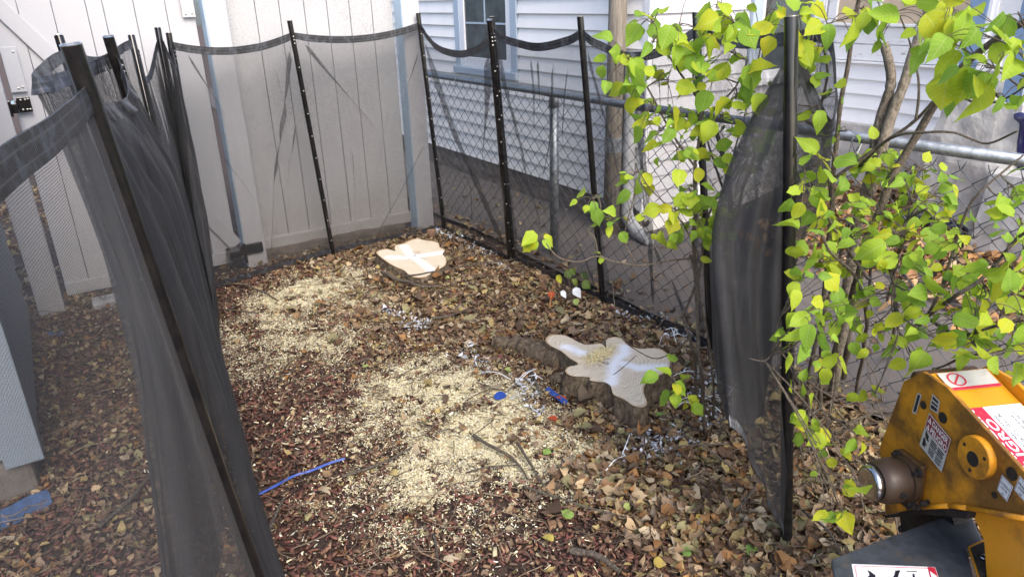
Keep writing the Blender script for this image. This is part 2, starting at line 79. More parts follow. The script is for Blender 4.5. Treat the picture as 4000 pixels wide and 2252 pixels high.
 "flock":[[1.4654,0.453,0.697],[1.4528,0.4259,0.69],[1.4543,0.4291,0.6532],[1.4668,0.4559,0.6613]],
 "disc":[1.5101,0.5441,0.6715],
 "hole2":[1.4745,0.47,0.6875],
 "stain":[1.5596,0.6526,0.6932],
 "slot":[1.4849,0.4925,0.6169],
 "w":0.17500000000000002,"big":[[1.5612,0.6329,0.7602],[1.6472,0.5741,0.756],[1.5036,0.4504,0.7139],[1.4757,0.4682,0.715]],
 "topst":[[1.6055,0.7366,0.7632],[1.665,0.6586,0.7649],[1.6654,0.6376,0.7656],[1.5994,0.7055,0.7644]],
 "guard":[[1.2707,0.6908,0.4111],[1.3528,0.6809,0.4053],[1.5083,0.6595,0.3944],[1.6496,0.6408,0.3845],[1.6746,0.6317,0.3829],[1.7204,0.6077,0.3803],[1.6758,0.5725,0.3847],[1.6366,0.5406,0.3886],[1.5703,0.5439,0.3935],[1.4391,0.4576,0.406],[1.1832,0.6176,0.4199],[1.254,0.6777,0.4127]],
 "gst":[[1.2936,0.6559,0.4105],[1.4435,0.551,0.4027],[1.3762,0.4969,0.4094],[1.2184,0.5955,0.418]],
 "gred":[[1.4286,0.5597,0.4035],[1.4414,0.5506,0.4028],[1.3771,0.4989,0.4092],[1.3594,0.51,0.4102]],
 "gfig":[[[1.3058,0.6253,0.4105],[1.3055,0.617,0.4108],[1.304,0.6067,0.4113],[1.2906,0.5958,0.4126],[1.2683,0.6097,0.4138],[1.2936,0.6132,0.4118]],[[1.3555,0.5915,0.4079],[1.3664,0.5858,0.4073],[1.3503,0.5807,0.4086],[1.3319,0.5728,0.4103],[1.3207,0.5798,0.4109],[1.3401,0.5843,0.4093]],[[1.3759,0.5777,0.4068],[1.3949,0.5647,0.4058],[1.391,0.5643,0.4061],[1.3741,0.576,0.407]],[[1.3787,0.5658,0.407],[1.3811,0.5631,0.4069],[1.3631,0.5506,0.4087],[1.3589,0.5532,0.4089]]],
 "body":[[1.5334,0.5466,0.5218],[1.4541,0.3766,0.6401],[1.4293,0.3235,0.4498],[1.4831,0.4388,0.3157],[1.5113,0.4992,0.4814],[1.5237,0.5258,0.5057]],
 "brk":[[1.5719,0.5447,0.3933],[1.6307,0.5385,0.3891],[1.5829,0.4965,0.394],[1.4856,0.4285,0.4034],[1.4445,0.4542,0.4057],[1.5105,0.5006,0.3993]],
 "bolt":[1.5571,0.5036,0.3957],
 "gn":[-0.0741,-0.0317,-0.9967],
 "wheel":[1.6371,0.7037,0.312]},"CAM":{"loc":[0,0,1.6]}}

rng = np.random.default_rng(7)
random.seed(7)
V = Vector

# ------------------------------------------------------------------ helpers
def tag(o, label=None, cat=None, group=None, kind=None):
    if label: o['label'] = label
    if cat: o['category'] = cat
    if group: o['group'] = group
    if kind: o['kind'] = kind
    return o
def wloc(o):
    v = Vector((0, 0, 0))
    while o is not None:
        v += o.location; o = o.parent
    return v
def empty(name, loc, label=None, cat=None, group=None):
    o = bpy.data.objects.new(name, None); COL.objects.link(o); o.location = loc
    o.empty_display_size = 0.1
    return tag(o, label, cat, group)
def link(name, me, parent=None, loc=None, rot=None, scale=None):
    o = bpy.data.objects.new(name, me); COL.objects.link(o)
    if parent is not None: o.parent = parent
    if loc is not None:
        o.location = Vector(loc) - (wloc(parent) if parent is not None else Vector((0, 0, 0)))
    if rot is not None: o.rotation_euler = rot
    if scale is not None: o.scale = scale
    return o
class MB:
    def __init__(s): s.v = []; s.f = []; s.uv = None
    def add(s, vs, fs):
        b = len(s.v); s.v += [tuple(v) for v in vs]; s.f += [tuple(i+b for i in f) for f in fs]; return s
    def box(s, x0, x1, y0, y1, z0, z1):
        return s.add([(x0,y0,z0),(x1,y0,z0),(x1,y1,z0),(x0,y1,z0),(x0,y0,z1),(x1,y0,z1),(x1,y1,z1),(x0,y1,z1)],
                     [(3,2,1,0),(4,5,6,7),(0,1,5,4),(1,2,6,5),(2,3,7,6),(3,0,4,7)])
    def tube(s, pts, r, n=8, cap=True):
        pts = [Vector(p) for p in pts]; m = len(pts)
        rs = r if hasattr(r, '__len__') else [r]*m
        vs = []; ref = None
        for i in range(m):
            t = (pts[min(i+1, m-1)] - pts[max(i-1, 0)]).normalized()
            if ref is None: ref = t.orthogonal().normalized()
            ref = (ref - t*ref.dot(t))
            ref = ref.normalized() if ref.length > 1e-6 else t.orthogonal().normalized()
            b = t.cross(ref)
            for k in range(n):
                a = 2*math.pi*k/n; vs.append(pts[i] + (ref*math.cos(a) + b*math.sin(a))*rs[i])
        fs = [(i*n+k, i*n+(k+1) % n, (i+1)*n+(k+1) % n, (i+1)*n+k) for i in range(m-1) for k in range(n)]
        if cap: fs += [tuple(range(n-1, -1, -1)), tuple((m-1)*n+k for k in range(n))]
        return s.add(vs, fs)
    def prism(s, poly, ext):
        poly = [Vector(p) for p in poly]; e = Vector(ext); n = len(poly)
        return s.add(poly + [p+e for p in poly], [tuple(range(n)), tuple(range(2*n-1, n-1, -1))] + [(i, i+n, (i+1) % n+n, (i+1) % n) for i in range(n)])
    def lathe(s, c, axis, prof, n=24):
        c = Vector(c); ax = Vector(axis).normalized(); a = ax.orthogonal().normalized(); b = ax.cross(a); vs = []
        for r, h in prof:
            for k in range(n):
                t = 2*math.pi*k/n; vs.append(c + ax*h + (a*math.cos(t) + b*math.sin(t))*r)
        m = len(prof)
        fs = [(i*n+k, i*n+(k+1) % n, (i+1)*n+(k+1) % n, (i+1)*n+k) for i in range(m-1) for k in range(n)]
        fs += [tuple(range(n-1, -1, -1)), tuple((m-1)*n+k for k in range(n))]
        return s.add(vs, fs)
    def build(s, name, mat, parent=None, loc=None, smooth=False, bevel=0, fixn=True):
        org = wloc(parent) if parent is not None else Vector(loc or (0, 0, 0))
        me = bpy.data.meshes.new(name)
        me.from_pydata([Vector(v) - org for v in s.v], [], s.f)
        if fixn:
            bm = bmesh.new(); bm.from_mesh(me); bmesh.ops.recalc_face_normals(bm, faces=bm.faces); bm.to_mesh(me); bm.free()
        if mat: me.materials.append(mat)
        if smooth: me.polygons.foreach_set('use_smooth', [True]*len(me.polygons))
        o = bpy.data.objects.new(name, me); COL.objects.link(o)
        if parent is not None: o.parent = parent
        else: o.location = org
        if bevel:
            md = o.modifiers.new('bevel', 'BEVEL'); md.width = bevel; md.segments = 2; md.limit_method = 'ANGLE'
        return o
def catmull(pts, t):
    n = len(pts); x = t*(n-1); i = min(int(x), n-2); u = x-i
    p = [np.asarray(pts[max(0, min(n-1, k))], float) for k in (i-1, i, i+1, i+2)]
    return 0.5*((2*p[1]) + (-p[0]+p[2])*u + (2*p[0]-5*p[1]+4*p[2]-p[3])*u*u + (-p[0]+3*p[1]-3*p[2]+p[3])*u**3)
def smooth_path(pts, k=6):
    n = (len(pts)-1)*k
    return [Vector(catmull(pts, i/n)) for i in range(n+1)]
def inpoly(px, py, poly):
    c = np.zeros(len(px), bool); n = len(poly); j = n-1
    for i in range(n):
        xi, yi = poly[i]; xj, yj = poly[j]
        cond = ((yi > py) != (yj > py)) & (px < (xj-xi)*(py-yi)/((yj-yi) if yj != yi else 1e-9) + xi)
        c ^= cond; j = i
    return c

# ------------------------------------------------------------------ materials
class NT:
    def __init__(s, name):
        s.m = bpy.data.materials.new(name); s.m.use_nodes = True; s.t = s.m.node_tree; s.n = s.t.nodes
        s.out = s.n['Material Output']; s.b = s.n['Principled BSDF']
    def new(s, typ, **kw):
        o = s.n.new(typ)
        for k, v in kw.items():
            if hasattr(o, k): setattr(o, k, v)
            else: o.inputs[k].default_value = v
        return o
    def l(s, a, b): s.t.links.new(a, b)
    def coord(s, kind='Object', scale=(1, 1, 1)):
        c = s.new('ShaderNodeTexCoord'); m = s.new('ShaderNodeMapping'); m.inputs['Scale'].default_value = scale
        s.l(c.outputs[kind], m.inputs['Vector']); return m.outputs['Vector']
    def geo(s, scale=(1, 1, 1)):
        c = s.new('ShaderNodeNewGeometry'); m = s.new('ShaderNodeMapping'); m.inputs['Scale'].default_value = scale
        s.l(c.outputs['Position'], m.inputs['Vector']); return m.outputs['Vector']
    def noise(s, vec, scale, detail=4, rough=.6):
        o = s.new('ShaderNodeTexNoise'); o.inputs['Scale'].default_value = scale; o.inputs['Detail'].default_value = detail; o.inputs['Roughness'].default_value = rough
        if vec is not None: s.l(vec, o.inputs['Vector'])
        return o.outputs['Fac']
    def ramp(s, fac, stops):
        r = s.new('ShaderNodeValToRGB'); e = r.color_ramp.elements
        while len(e) < len(stops): e.new(0.5)
        for i, (p, c) in enumerate(stops):
            e[i].position = p; e[i].color = (*c, 1) if len(c) == 3 else c
        s.l(fac, r.inputs['Fac']); return r.outputs['Color']
    def mix(s, fac, a, b, blend='MIX'):
        o = s.new('ShaderNodeMix', data_type='RGBA', blend_type=blend)
        for v, i in ((fac, 0), (a, 6), (b, 7)):
            if hasattr(v, 'links'): s.l(v, o.inputs[i])
            else: o.inputs[i].default_value = v if i == 0 else ((*v, 1) if len(v) == 3 else v)
        return o.outputs[2]
    def math(s, op, a, b=None):
        o = s.new('ShaderNodeMath', operation=op)
        for v, i in ((a, 0), (b, 1)):
            if v is None: continue
            if hasattr(v, 'links'): s.l(v, o.inputs[i])
            else: o.inputs[i].default_value = v
        return o.outputs[0]
    def bump(s, h, strength=.3, dist=.01):
        o = s.new('ShaderNodeBump'); o.inputs['Strength'].default_value = strength; o.inputs['Distance'].default_value = dist
        s.l(h, o.inputs['Height']); s.l(o.outputs['Normal'], s.b.inputs['Normal']); return o
    def base(s, c, rough=.6, metal=0, spec=.5):
        if hasattr(c, 'links'): s.l(c, s.b.inputs['Base Color'])
        else: s.b.inputs['Base Color'].default_value = (*c, 1)
        s.b.inputs['Roughness'].default_value = rough; s.b.inputs['Metallic'].default_value = metal
        s.b.inputs['Specular IOR Level'].default_value = spec; return s
def simple(name, c, rough=.6, metal=0, spec=.5, var=.15, scale=14, bump=0):
    t = NT(name); v = t.geo()
    n = t.noise(v, scale, 5)
    lo = tuple(x*(1-var) for x in c); hi = tuple(min(1, x*(1+var)) for x in c)
    t.base(t.ramp(n, [(.3, lo), (.7, hi)]), rough, metal, spec)
    if bump: t.bump(t.noise(v, scale*4, 6), bump, .01)
    return t.m

M = {}
# vinyl fence: white, with a speckle of mildew on the older panel
def vinyl(name, dirt):
    t = NT(name); v = t.geo(); sp = t.noise(v, 130, 3, .7); big = t.noise(v, 2.2, 4)
    oi = t.new('ShaderNodeObjectInfo')
    k = t.math('MULTIPLY', t.ramp(sp, [(.50, (0, 0, 0)), (.62, (1, 1, 1))]), t.ramp(big, [(.32, (.15, .15, .15)), (.7, (1, 1, 1))]))
    k = t.math('MULTIPLY', k, dirt)
    c = t.mix(k, (.52, .52, .53) if dirt < .3 else (.48, .48, .48), (.20, .19, .175))
    gz = t.new('ShaderNodeSeparateXYZ'); g = t.new('ShaderNodeNewGeometry'); t.l(g.outputs['Position'], gz.inputs[0])
    low = t.new('ShaderNodeMapRange'); low.inputs[1].default_value = .02; low.inputs[2].default_value = .42; low.inputs[3].default_value = 1; low.inputs[4].default_value = 0
    t.l(gz.outputs[2], low.inputs[0])
    splash = t.math('MULTIPLY', t.math('MULTIPLY', low.outputs[0], t.noise(v, 9, 6)), min(1, .35+dirt))
    c = t.mix(splash, c, (.33, .29, .23)); c = t.mix(t.math('MULTIPLY', oi.outputs['Random'], .06), c, (.5, .5, .52))
    t.base(c, .42, 0, .4); t.bump(sp, .05, .003); return t.m
M['vinyl'] = vinyl('vinyl_clean', .10); M['vinyl_old'] = vinyl('vinyl_mildewed', .75)
def paint_board(name, c, dirt, peel=0):
    t = NT(name); v = t.geo((1, 1, 1)); oi = t.new('ShaderNodeObjectInfo')
    n = t.noise(v, 3.0, 6); f = t.noise(t.geo((40, 40, 300)), 1.0, 3)
    col = t.mix(t.ramp(n, [(.4, (0, 0, 0)), (.8, (dirt, dirt, dirt))]), c, tuple(x*.6 for x in c))
    col = t.mix(t.math('MULTIPLY', oi.outputs['Random'], .10), col, tuple(x*.7 for x in c))
    if peel:
        p = t.noise(t.geo((9, 9, 34)), 1.0, 8, .75); k = t.ramp(p, [(.60, (0, 0, 0)), (.64, (1, 1, 1))])
        col = t.mix(k, col, (.34, .30, .26)); t.bump(p, .2, .004)
    else: t.bump(f, .04, .002)
    t.base(col, .5, 0, .35); return t.m
M['siding_pale'] = paint_board('siding_pale_blue', (.86, .84, .80), .25)
M['siding_white'] = paint_board('siding_white', (.84, .85, .87), .25)
M['siding_sun_toned'] = paint_board('siding_white_sun_toned', (.60, .60, .61), .25)  # same white siding, colour darkened to offset sun on the return wall
M['peeling'] = paint_board('peeling_white_paint', (.84, .84, .85), .3, 1)
M['trim_blue'] = paint_board('trim_dusty_blue', (.20, .30, .45), .4)
M['trim_grey'] = paint_board('trim_blue_grey', (.42, .50, .58), .3)
M['trim_white'] = paint_board('trim_white', (.80, .81, .82), .35)
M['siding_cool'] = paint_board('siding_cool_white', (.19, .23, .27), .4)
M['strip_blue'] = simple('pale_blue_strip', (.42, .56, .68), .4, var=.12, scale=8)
M['grey_pipe'] = simple('weathered_grey_pipe', (.40, .41, .41), .5, var=.25, scale=12)
M['tan'] = simple('tan_blind', (.58, .46, .33), .7, var=.12, scale=6)
t = NT('window_glass'); v = t.geo((1, 1, 1)); t.base(t.ramp(t.noise(v, 4, 3), [(.35, (.035, .045, .048)), (.7, (.10, .125, .13))]), .08, 0, .7); M['glass'] = t.m
M['concrete'] = simple('concrete', (.42, .41, .39), .9, var=.3, scale=9, bump=.4)
M['stone'] = simple('rough_stone', (.40, .385, .355), .95, var=.35, scale=7, bump=.8)
M['rubble'] = simple('foundation_stone', (.15, .122, .098), .95, var=.45, scale=10, bump=.6)
M['foundation'] = simple('old_concrete_brown', (.13, .115, .10), .95, var=.35, scale=12, bump=.5)
M['blue_glaze'] = simple('blue_glaze', (.012, .018, .12), .12, 0, .6, .3, 10)
M['bag'] = simple('black_plastic', (.008, .008, .01), .22, 0, .6, .2)
t = NT('asphalt'); v = t.geo(); n = t.noise(v, 240, 3, .8); b = t.noise(v, 3, 5)
t.base(t.mix(t.ramp(b, [(.3, (0, 0, 0)), (.75, (.6, .6, .6))]), t.ramp(n, [(.3, (.07, .062, .057)), (.75, (.17, .152, .14))]), (.19, .16, .13)), .92); t.bump(n, .5, .006); M['asphalt'] = t.m
t = NT('soil'); v = t.geo(); n = t.noise(v, 70, 8, .75); b = t.noise(v, 5, 4)
t.base(t.ramp(n, [(.3, (.03, .019, .015)), (.5, (.08, .05, .037)), (.66, (.15, .10, .07)), (.8, (.26, .19, .12))]), .95)
da = t.new('ShaderNodeAttribute'); da.attribute_name = 'dusting'; fl = t.noise(v, 190, 4, .8)
soilc = t.b.inputs['Base Color'].links[0].from_socket
kd = t.math('MULTIPLY', t.ramp(t.math('ADD', t.math('MULTIPLY', da.outputs['Fac'], .46), t.math('MULTIPLY', fl, .6)), [(.50, (0, 0, 0)), (.60, (1, 1, 1))]), t.ramp(da.outputs['Fac'], [(.05, (0, 0, 0)), (.3, (1, 1, 1))]))
t.l(t.mix(kd, soilc, (.62, .54, .34)), t.b.inputs['Base Color']); t.bump(n, 1, .02); M['soil'] = t.m
# woven black mesh: real thread pattern in fabric metres, see-through between the threads
def mesh_fabric(name, pitch, cover, col=(.034, .0345, .037), sheen=.05):
    t = NT(name); uv = t.new('ShaderNodeUVMap'); s = t.new('ShaderNodeSeparateXYZ'); t.l(uv.outputs['UV'], s.inputs[0])
    a = t.math('LESS_THAN', t.math('FRACT', t.math('DIVIDE', s.outputs[0], pitch)), cover)
    b = t.math('LESS_THAN', t.math('FRACT', t.math('DIVIDE', s.outputs[1], pitch)), cover)
    k = t.math('MAXIMUM', a, b)
    d = t.noise(t.geo(), 9, 6); dust = t.ramp(d, [(.52, (0, 0, 0)), (.8, (1, 1, 1))])
    t.base(t.mix(t.math('MULTIPLY', dust, .3), col, (.10, .088, .075)), .6, 0, .25)
    t.b.inputs['Sheen Weight'].default_value = sheen; t.b.inputs['Sheen Roughness'].default_value = .35
    tr = t.new('ShaderNodeBsdfTransparent'); mx = t.new('ShaderNodeMixShader')
    t.l(k, mx.inputs[0]); t.l(tr.outputs[0], mx.inputs[1]); t.l(t.b.outputs[0], mx.inputs[2]); t.l(mx.outputs[0], t.out.inputs['Surface'])
    return t.m
M['mesh'] = mesh_fabric('black_mesh', .0036, .245)
M['mesh_hazed'] = mesh_fabric('hazed_black_mesh', .0036, .245, (.046, .046, .050), .11)  # near panel: out-of-focus haze painted in with lighter threads and more sheen
t = NT('black_hem'); uv = t.new('ShaderNodeUVMap'); s = t.new('ShaderNodeSeparateXYZ'); t.l(uv.outputs['UV'], s.inputs[0])
rib = t.math('SINE', t.math('MULTIPLY', s.outputs[0], 900)); st = t.math('LESS_THAN', t.math('ABSOLUTE', t.math('SUBTRACT', t.math('ABSOLUTE', t.math('SUBTRACT', s.outputs[1], .5)), .22)), .03)
t.base(t.mix(st, t.ramp(t.noise(t.geo(), 40, 4), [(.3, (.008, .008, .009)), (.75, (.035, .034, .036))]), (.07, .07, .075)), .33, 0, .6)
uvm = t.new('ShaderNodeMapping'); uvm.inputs['Scale'].default_value = (34, .9, 1); t.l(uv.outputs['UV'], uvm.inputs['Vector']); pt = t.ramp(t.noise(uvm.outputs[0], 1.0, 2), [(.50, (0, 0, 0)), (.60, (1, 1, 1))])  # pale bluish patches paint the sky's reflection onto the tape
hc = t.b.inputs['Base Color'].links[0].from_socket; t.l(t.mix(t.math('MULTIPLY', pt, .55), hc, (.085, .095, .115)), t.b.inputs['Base Color']); t.bump(rib, .35, .004); M['hem'] = t.m
t = NT('black_tube'); v = t.geo(); n = t.noise(v, 30, 6, .7)
t.base(t.ramp(n, [(.4, (.006, .006, .007)), (.72, (.020, .018, .016)), (.85, (.09, .075, .055))]), .16, 0, .6); M['tube'] = t.m
M['steel'] = simple('bright_steel', (.62, .60, .56), .3, 1, .5, .2, 60)
t = NT('galvanised'); v = t.geo(); n = t.noise(v, 35, 5); t.base(t.ramp(n, [(.35, (.20, .22, .23)), (.7, (.42, .45, .46))]), .42, .75); M['galv'] = t.m
M['wire'] = simple('galvanised_wire', (.10, .11, .125), .45, .5, .5, .25, 20)
t = NT('weathered_wood'); v = t.geo((30, 30, 2.2)); n = t.noise(v, 1.6, 7, .7); t.base(t.ramp(n, [(.3, (.10, .085, .065)), (.55, (.27, .235, .185)), (.8, (.42, .385, .32))]), .9); t.bump(n, .6, .01); M['oldwood'] = t.m
def bark(name, a, b, c, sc_=1):
    t = NT(name); v = t.geo((30*sc_, 30*sc_, 15*sc_)); n = t.noise(v, 1.6, 9, .78); m = t.noise(t.geo(), 8, 4)
    col = t.mix(t.ramp(m, [(.52, (0, 0, 0)), (.75, (.5, .5, .5))]), t.ramp(n, [(.38, a), (.52, b), (.66, c)]), (.17, .18, .11))
    t.base(col, .95); t.bump(n, .9, .015); return t.m
M['bark'] = bark('stump_bark', (.035, .024, .016), (.15, .11, .072), (.30, .24, .165))
M['twig'] = bark('shrub_bark', (.07, .052, .038), (.19, .15, .11), (.34, .29, .23), 4)
M['deadwood'] = bark('dead_trunk', (.10, .08, .06), (.30, .25, .19), (.46, .40, .32), 2)
M['darktwig'] = bark('dark_twig', (.015, .012, .010), (.045, .036, .03), (.09, .075, .06), 4)
M['stick'] = bark('fallen_stick', (.045, .034, .026), (.13, .105, .08), (.27, .235, .19), 3)
def leafmat(name, stops, trans=.45, rough=.5):
    t = NT(name); oi = t.new('ShaderNodeObjectInfo'); v = t.coord('Object'); n = t.noise(v, 9, 6, .7); big = t.noise(v, 2.6, 3)
    off = t.new('ShaderNodeVectorMath', operation='ADD'); t.l(v, off.inputs[0]); t.l(oi.outputs['Location'], off.inputs[1]); spots = t.noise(off.outputs[0], 7.5, 4, .65)
    fac = t.math('ADD', t.math('MULTIPLY', oi.outputs['Random'], .85), t.math('MULTIPLY', big, .5))
    fac = t.math('SUBTRACT', fac, .2)
    c = t.ramp(fac, stops)
    sp = t.new('ShaderNodeSeparateXYZ'); t.l(v, sp.inputs[0]); ax_ = t.math('ABSOLUTE', sp.outputs[0])
    rib = t.math('LESS_THAN', ax_, .013); sv = t.math('SINE', t.math('MULTIPLY', t.math('SUBTRACT', sp.outputs[1], t.math('MULTIPLY', ax_, .75)), 46)); sv = t.math('GREATER_THAN', sv, .88)
    c = t.mix(t.math('MULTIPLY', n, .40), c, tuple(x*.8 for x in stops[0][1])); c = t.mix(t.math('MULTIPLY', t.math('MAXIMUM', rib, t.math('MULTIPLY', sv, .6)), .35), c, (.62, .66, .30))
    c = t.mix(t.ramp(spots, [(.69, (0, 0, 0)), (.75, (.85, .85, .85))]), c, (.10, .055, .02))
    t.base(c, rough, 0, .15); t.bump(t.math('ADD', sv, n), .15, .01)
    tb = t.new('ShaderNodeBsdfTranslucent'); t.l(c, tb.inputs['Color']); mx = t.new('ShaderNodeMixShader'); mx.inputs[0].default_value = trans
    t.l(t.b.outputs[0], mx.inputs[1]); t.l(tb.outputs[0], mx.inputs[2]); t.l(mx.outputs[0], t.out.inputs['Surface']); return t.m
M['leaf'] = leafmat('shrub_leaf', [(0, (.22, .40, .05)), (.35, (.36, .54, .045)), (.7, (.52, .62, .035)), (.97, (.68, .58, .02))])
M['leaf_dark'] = leafmat('dark_leaf', [(0, (.07, .13, .03)), (.5, (.14, .22, .04)), (.9, (.25, .28, .06))], .3)  # darker green leaf for the dark bush and the seedling
M['leaf_fg'] = leafmat('fallen_green_leaf', [(0, (.16, .28, .06)), (.5, (.30, .40, .10)), (.9, (.42, .48, .16))], .2)
M['leaf_fy'] = leafmat('fallen_yellow_leaf', [(0, (.34, .26, .05)), (.5, (.40, .29, .07)), (.9, (.45, .37, .09))], .2)
M['leaf_fr'] = leafmat('fallen_red_leaf', [(0, (.42, .05, .02)), (.9, (.50, .12, .03))], .2)
M['leaf_white'] = leafmat('spray_painted_leaf', [(0, (.72, .76, .80)), (.9, (.80, .82, .84))], .1)
def vcol(name, rough=.8, trans=0, bmp=0):
    t = NT(name); a = t.new('ShaderNodeVertexColor'); a.layer_name = 'Col'; n = t.noise(t.geo(), 120, 4)
    c = t.mix(t.ramp(n, [(.3, (.0, .0, .0)), (.8, (.25, .25, .25))]), a.outputs['Color'], (.05, .035, .025))
    t.base(c, rough, 0, .3)
    if trans:
        tb = t.new('ShaderNodeBsdfTranslucent'); t.l(c, tb.inputs['Color']); mx = t.new('ShaderNodeMixShader'); mx.inputs[0].default_value = trans
        t.l(t.b.outputs[0], mx.inputs[1]); t.l(tb.outputs[0], mx.inputs[2]); t.l(mx.outputs[0], t.out.inputs['Surface'])
    return t.m
M['litter'] = vcol('leaf_litter', .7, .15); M['chips'] = vcol('bark_mulch', .75); M['dust'] = vcol('sawdust', .85)
M['white_twig'] = simple('white_painted_twig', (.74, .77, .80), .6, var=.2, scale=60)
M['blue_tape'] = simple('blue_plastic', (.014, .055, .28), .35, var=.2, scale=40)
M['blue_dull'] = simple('blue_tarp', (.035, .075, .17), .6, var=.45, scale=25)

# ------------------------------------------------------------------ ground
def gz(x, y):
    base = 0.014*noise.noise((x*1.7, y*1.7, 3.1)) + .006*noise.noise((x*6, y*6, 1.3))
    rise = max(0.0, min(1.0, (x-4.0)/1.1))*.16
    mound = .045*math.exp(-((x-2.0)**2+(y-2.27)**2)/.10) + .02*math.exp(-((x-1.98)**2+(y-4.2)**2)/.06)
    return base + rise + mound - .01
gv = []; NX, NY = 150, 150
xs = np.concatenate([np.linspace(-60, -2, 14)[:-1], np.linspace(-2, 6.5, 150), np.linspace(6.5, 60, 12)[1:]])
ys = np.concatenate([np.linspace(-60, -1, 12)[:-1], np.linspace(-1, 8, 150), np.linspace(8, 60, 12)[1:]])
gv = [(float(x), float(y), gz(x, y) if -2 <= x <= 6.5 and -1 <= y <= 8 else (.15 if x > 6.5 else -.01)) for y in ys for x in xs]
nx = len(xs); gf = [(j*nx+i, j*nx+i+1, (j+1)*nx+i+1, (j+1)*nx+i) for j in range(len(ys)-1) for i in range(nx-1)]
b = MB(); b.add(gv, gf); ground = b.build('ground', M['soil'], smooth=True, fixn=False)
tag(ground, 'dark soil of the yard under mulch and leaves', 'ground', kind='structure')
SAW0 = np.array(DATA['SAW'])
gx = np.array([v[0] for v in gv]); gy = np.array([v[1] for v in gv]); sm = np.zeros(len(gv))
for cx_, cy_, r_, w_ in SAW0: sm = np.maximum(sm, w_*np.exp(-((gx-cx_)**2+(gy-cy_)**2)/(2*(r_*.8)**2)))
ground.data.attributes.new('dusting', 'FLOAT', 'POINT').data.foreach_set('value', sm.astype(np.float32))
# driveway between the fence and the house
b = MB(); dx = np.linspace(2.50, 4.25, 12); dy = np.linspace(-6, 16, 60)
dv = [(float(x)+.05*noise.noise((0, y*1.3, 0))*(1 if i == 0 else 0), float(y), .022+.006*noise.noise((x, y, 0))) for y in dy for i, x in enumerate(dx)]
b.add(dv, [(j*12+i, j*12+i+1, (j+1)*12+i+1, (j+1)*12+i) for j in range(59) for i in range(11)])
tag(b.build('driveway', M['asphalt'], smooth=True, fixn=False), 'grey-brown asphalt driveway strip beside the pale house', 'driveway', kind='structure')

# ------------------------------------------------------------------ vinyl fence: posts, gate, panel
def post(x0, x1, y0, y1, label, mat='vinyl'):
    b = MB().box(x0, x1, y0, y1, -.05, 1.95); root = b.build('fence_post', M[mat], loc=((x0+x1)/2, (y0+y1)/2, 0), bevel=.006)
    c = MB().box(x0-.008, x1+.008, y0-.008, y1+.008, 1.951, 1.965); c.build('post_cap', M['vinyl'], root, bevel=.004)
    root.location += Vector((max(0, .0135*x0), .06 if x0 > 0 else 0, 0)); return tag(root, label, 'fence post', 'square white vinyl fence posts')
post(-.232, -.105, 4.55, 4.677, 'white vinyl fence post at far left, left of the narrow gap beside the gate')
post(.935, 1.062, 4.62, 4.747, 'white vinyl fence post between the gate and the mildewed panel')
post(2.155, 2.282, 4.615, 4.742, 'white vinyl fence post at the back corner next to the pale house')
gate = empty('gate', (.4, 4.72, .02), 'white vinyl gate of vertical boards with diagonal braces and black hinges', 'gate')
ex = [-.088, .04, .195, .355, .437, .591, .754, .905]
for i in range(len(ex)-1):
    MB().box(ex[i]+.0016, ex[i+1]-.0016, 4.725, 4.745, .03, 1.95).build('board', M['vinyl'], gate, bevel=.003)
for z0, z1 in ((.02, .098), (1.82, 1.93)):
    MB().box(-.088, .905, 4.705, 4.7245, z0, z1).build('rail', M['vinyl'], gate, bevel=.004)
def brace(a, bb, w):
    a, bb = Vector(a), Vector(bb); d = (bb-a).normalized(); n = Vector((0, 1, 0)).cross(d).normalized()*w/2
    return MB().prism([a+n, bb+n, bb-n, a-n], (0, .02, 0)).build('brace', M['vinyl'], gate, bevel=.004)
brace((-.07, 4.7045, 1.66), (.52, 4.7045, .80), .085); brace((.50, 4.7047, .86), (.895, 4.7047, .10), .085) if False else brace((.55, 4.7043, .70), (.905, 4.7043, .13), .085)
def plate(x0, x1, z0, z1, scr):
    p = MB().box(x0, x1, 4.6985, 4.704, z0, z1).build('corner_plate', M['vinyl'], gate, bevel=.003)
    for sx, sz in scr: MB().lathe((sx, 4.6985, sz), (0, -1, 0), [(.007, 0), (.006, .002), (.002, .003)], 10).build('screw', M['steel'], p)
plate(-.086, -.012, 1.19, 1.42, [(-.03, 1.395), (-.05, 1.21), (-.03, 1.215)]); plate(.832, .904, 1.53, 1.72, [(.85, 1.55), (.885, 1.552), (.85, 1.70)])
h = MB().box(-.075, -.012, 4.69, 4.6975, 1.085, 1.165); h.box(-.15, -.1, 4.535, 4.549, 1.085, 1.165); h.box(-.1, -.075, 4.54, 4.697, 1.10, 1.15)
hg = h.build('hinge', M['tube'], gate, bevel=.003)
for sx, sz in ((-.055, 1.15), (-.035, 1.15), (-.022, 1.153), (-.055, 1.10), (-.035, 1.10), (-.022, 1.10)):
    MB().lathe((sx, 4.69, sz), (0, -1, 0), [(.006, 0), (.005, .002), (.002, .003)], 10).build('screw', M['steel'], hg)
h = MB().box(.83, .90, 4.60, 4.704, .075, .125); h.box(.90, 1.045, 4.596, 4.619, .09, .155); h.box(.855, .93, 4.597, 4.61, .055, .075); h.tube([(.925, 4.59, .04), (.925, 4.59, .17)], .012, 10)
h.build('latch_hinge', M['tube'], gate, bevel=.004)
panel = empty('vinyl_fence', (1.6, 4.75, .05), 'mildew-speckled white vinyl fence panel of vertical boards behind the stumps', 'fence')
ex = [1.063, 1.249, 1.396, 1.553, 1.702, 1.853, 2.008, 2.154]
for i in range(len(ex)-1):
    MB().box(ex[i]+.0018, ex[i+1]-.0018, 4.75, 4.772, .11, 1.95).build('board', M['vinyl_old'], panel, bevel=.003)
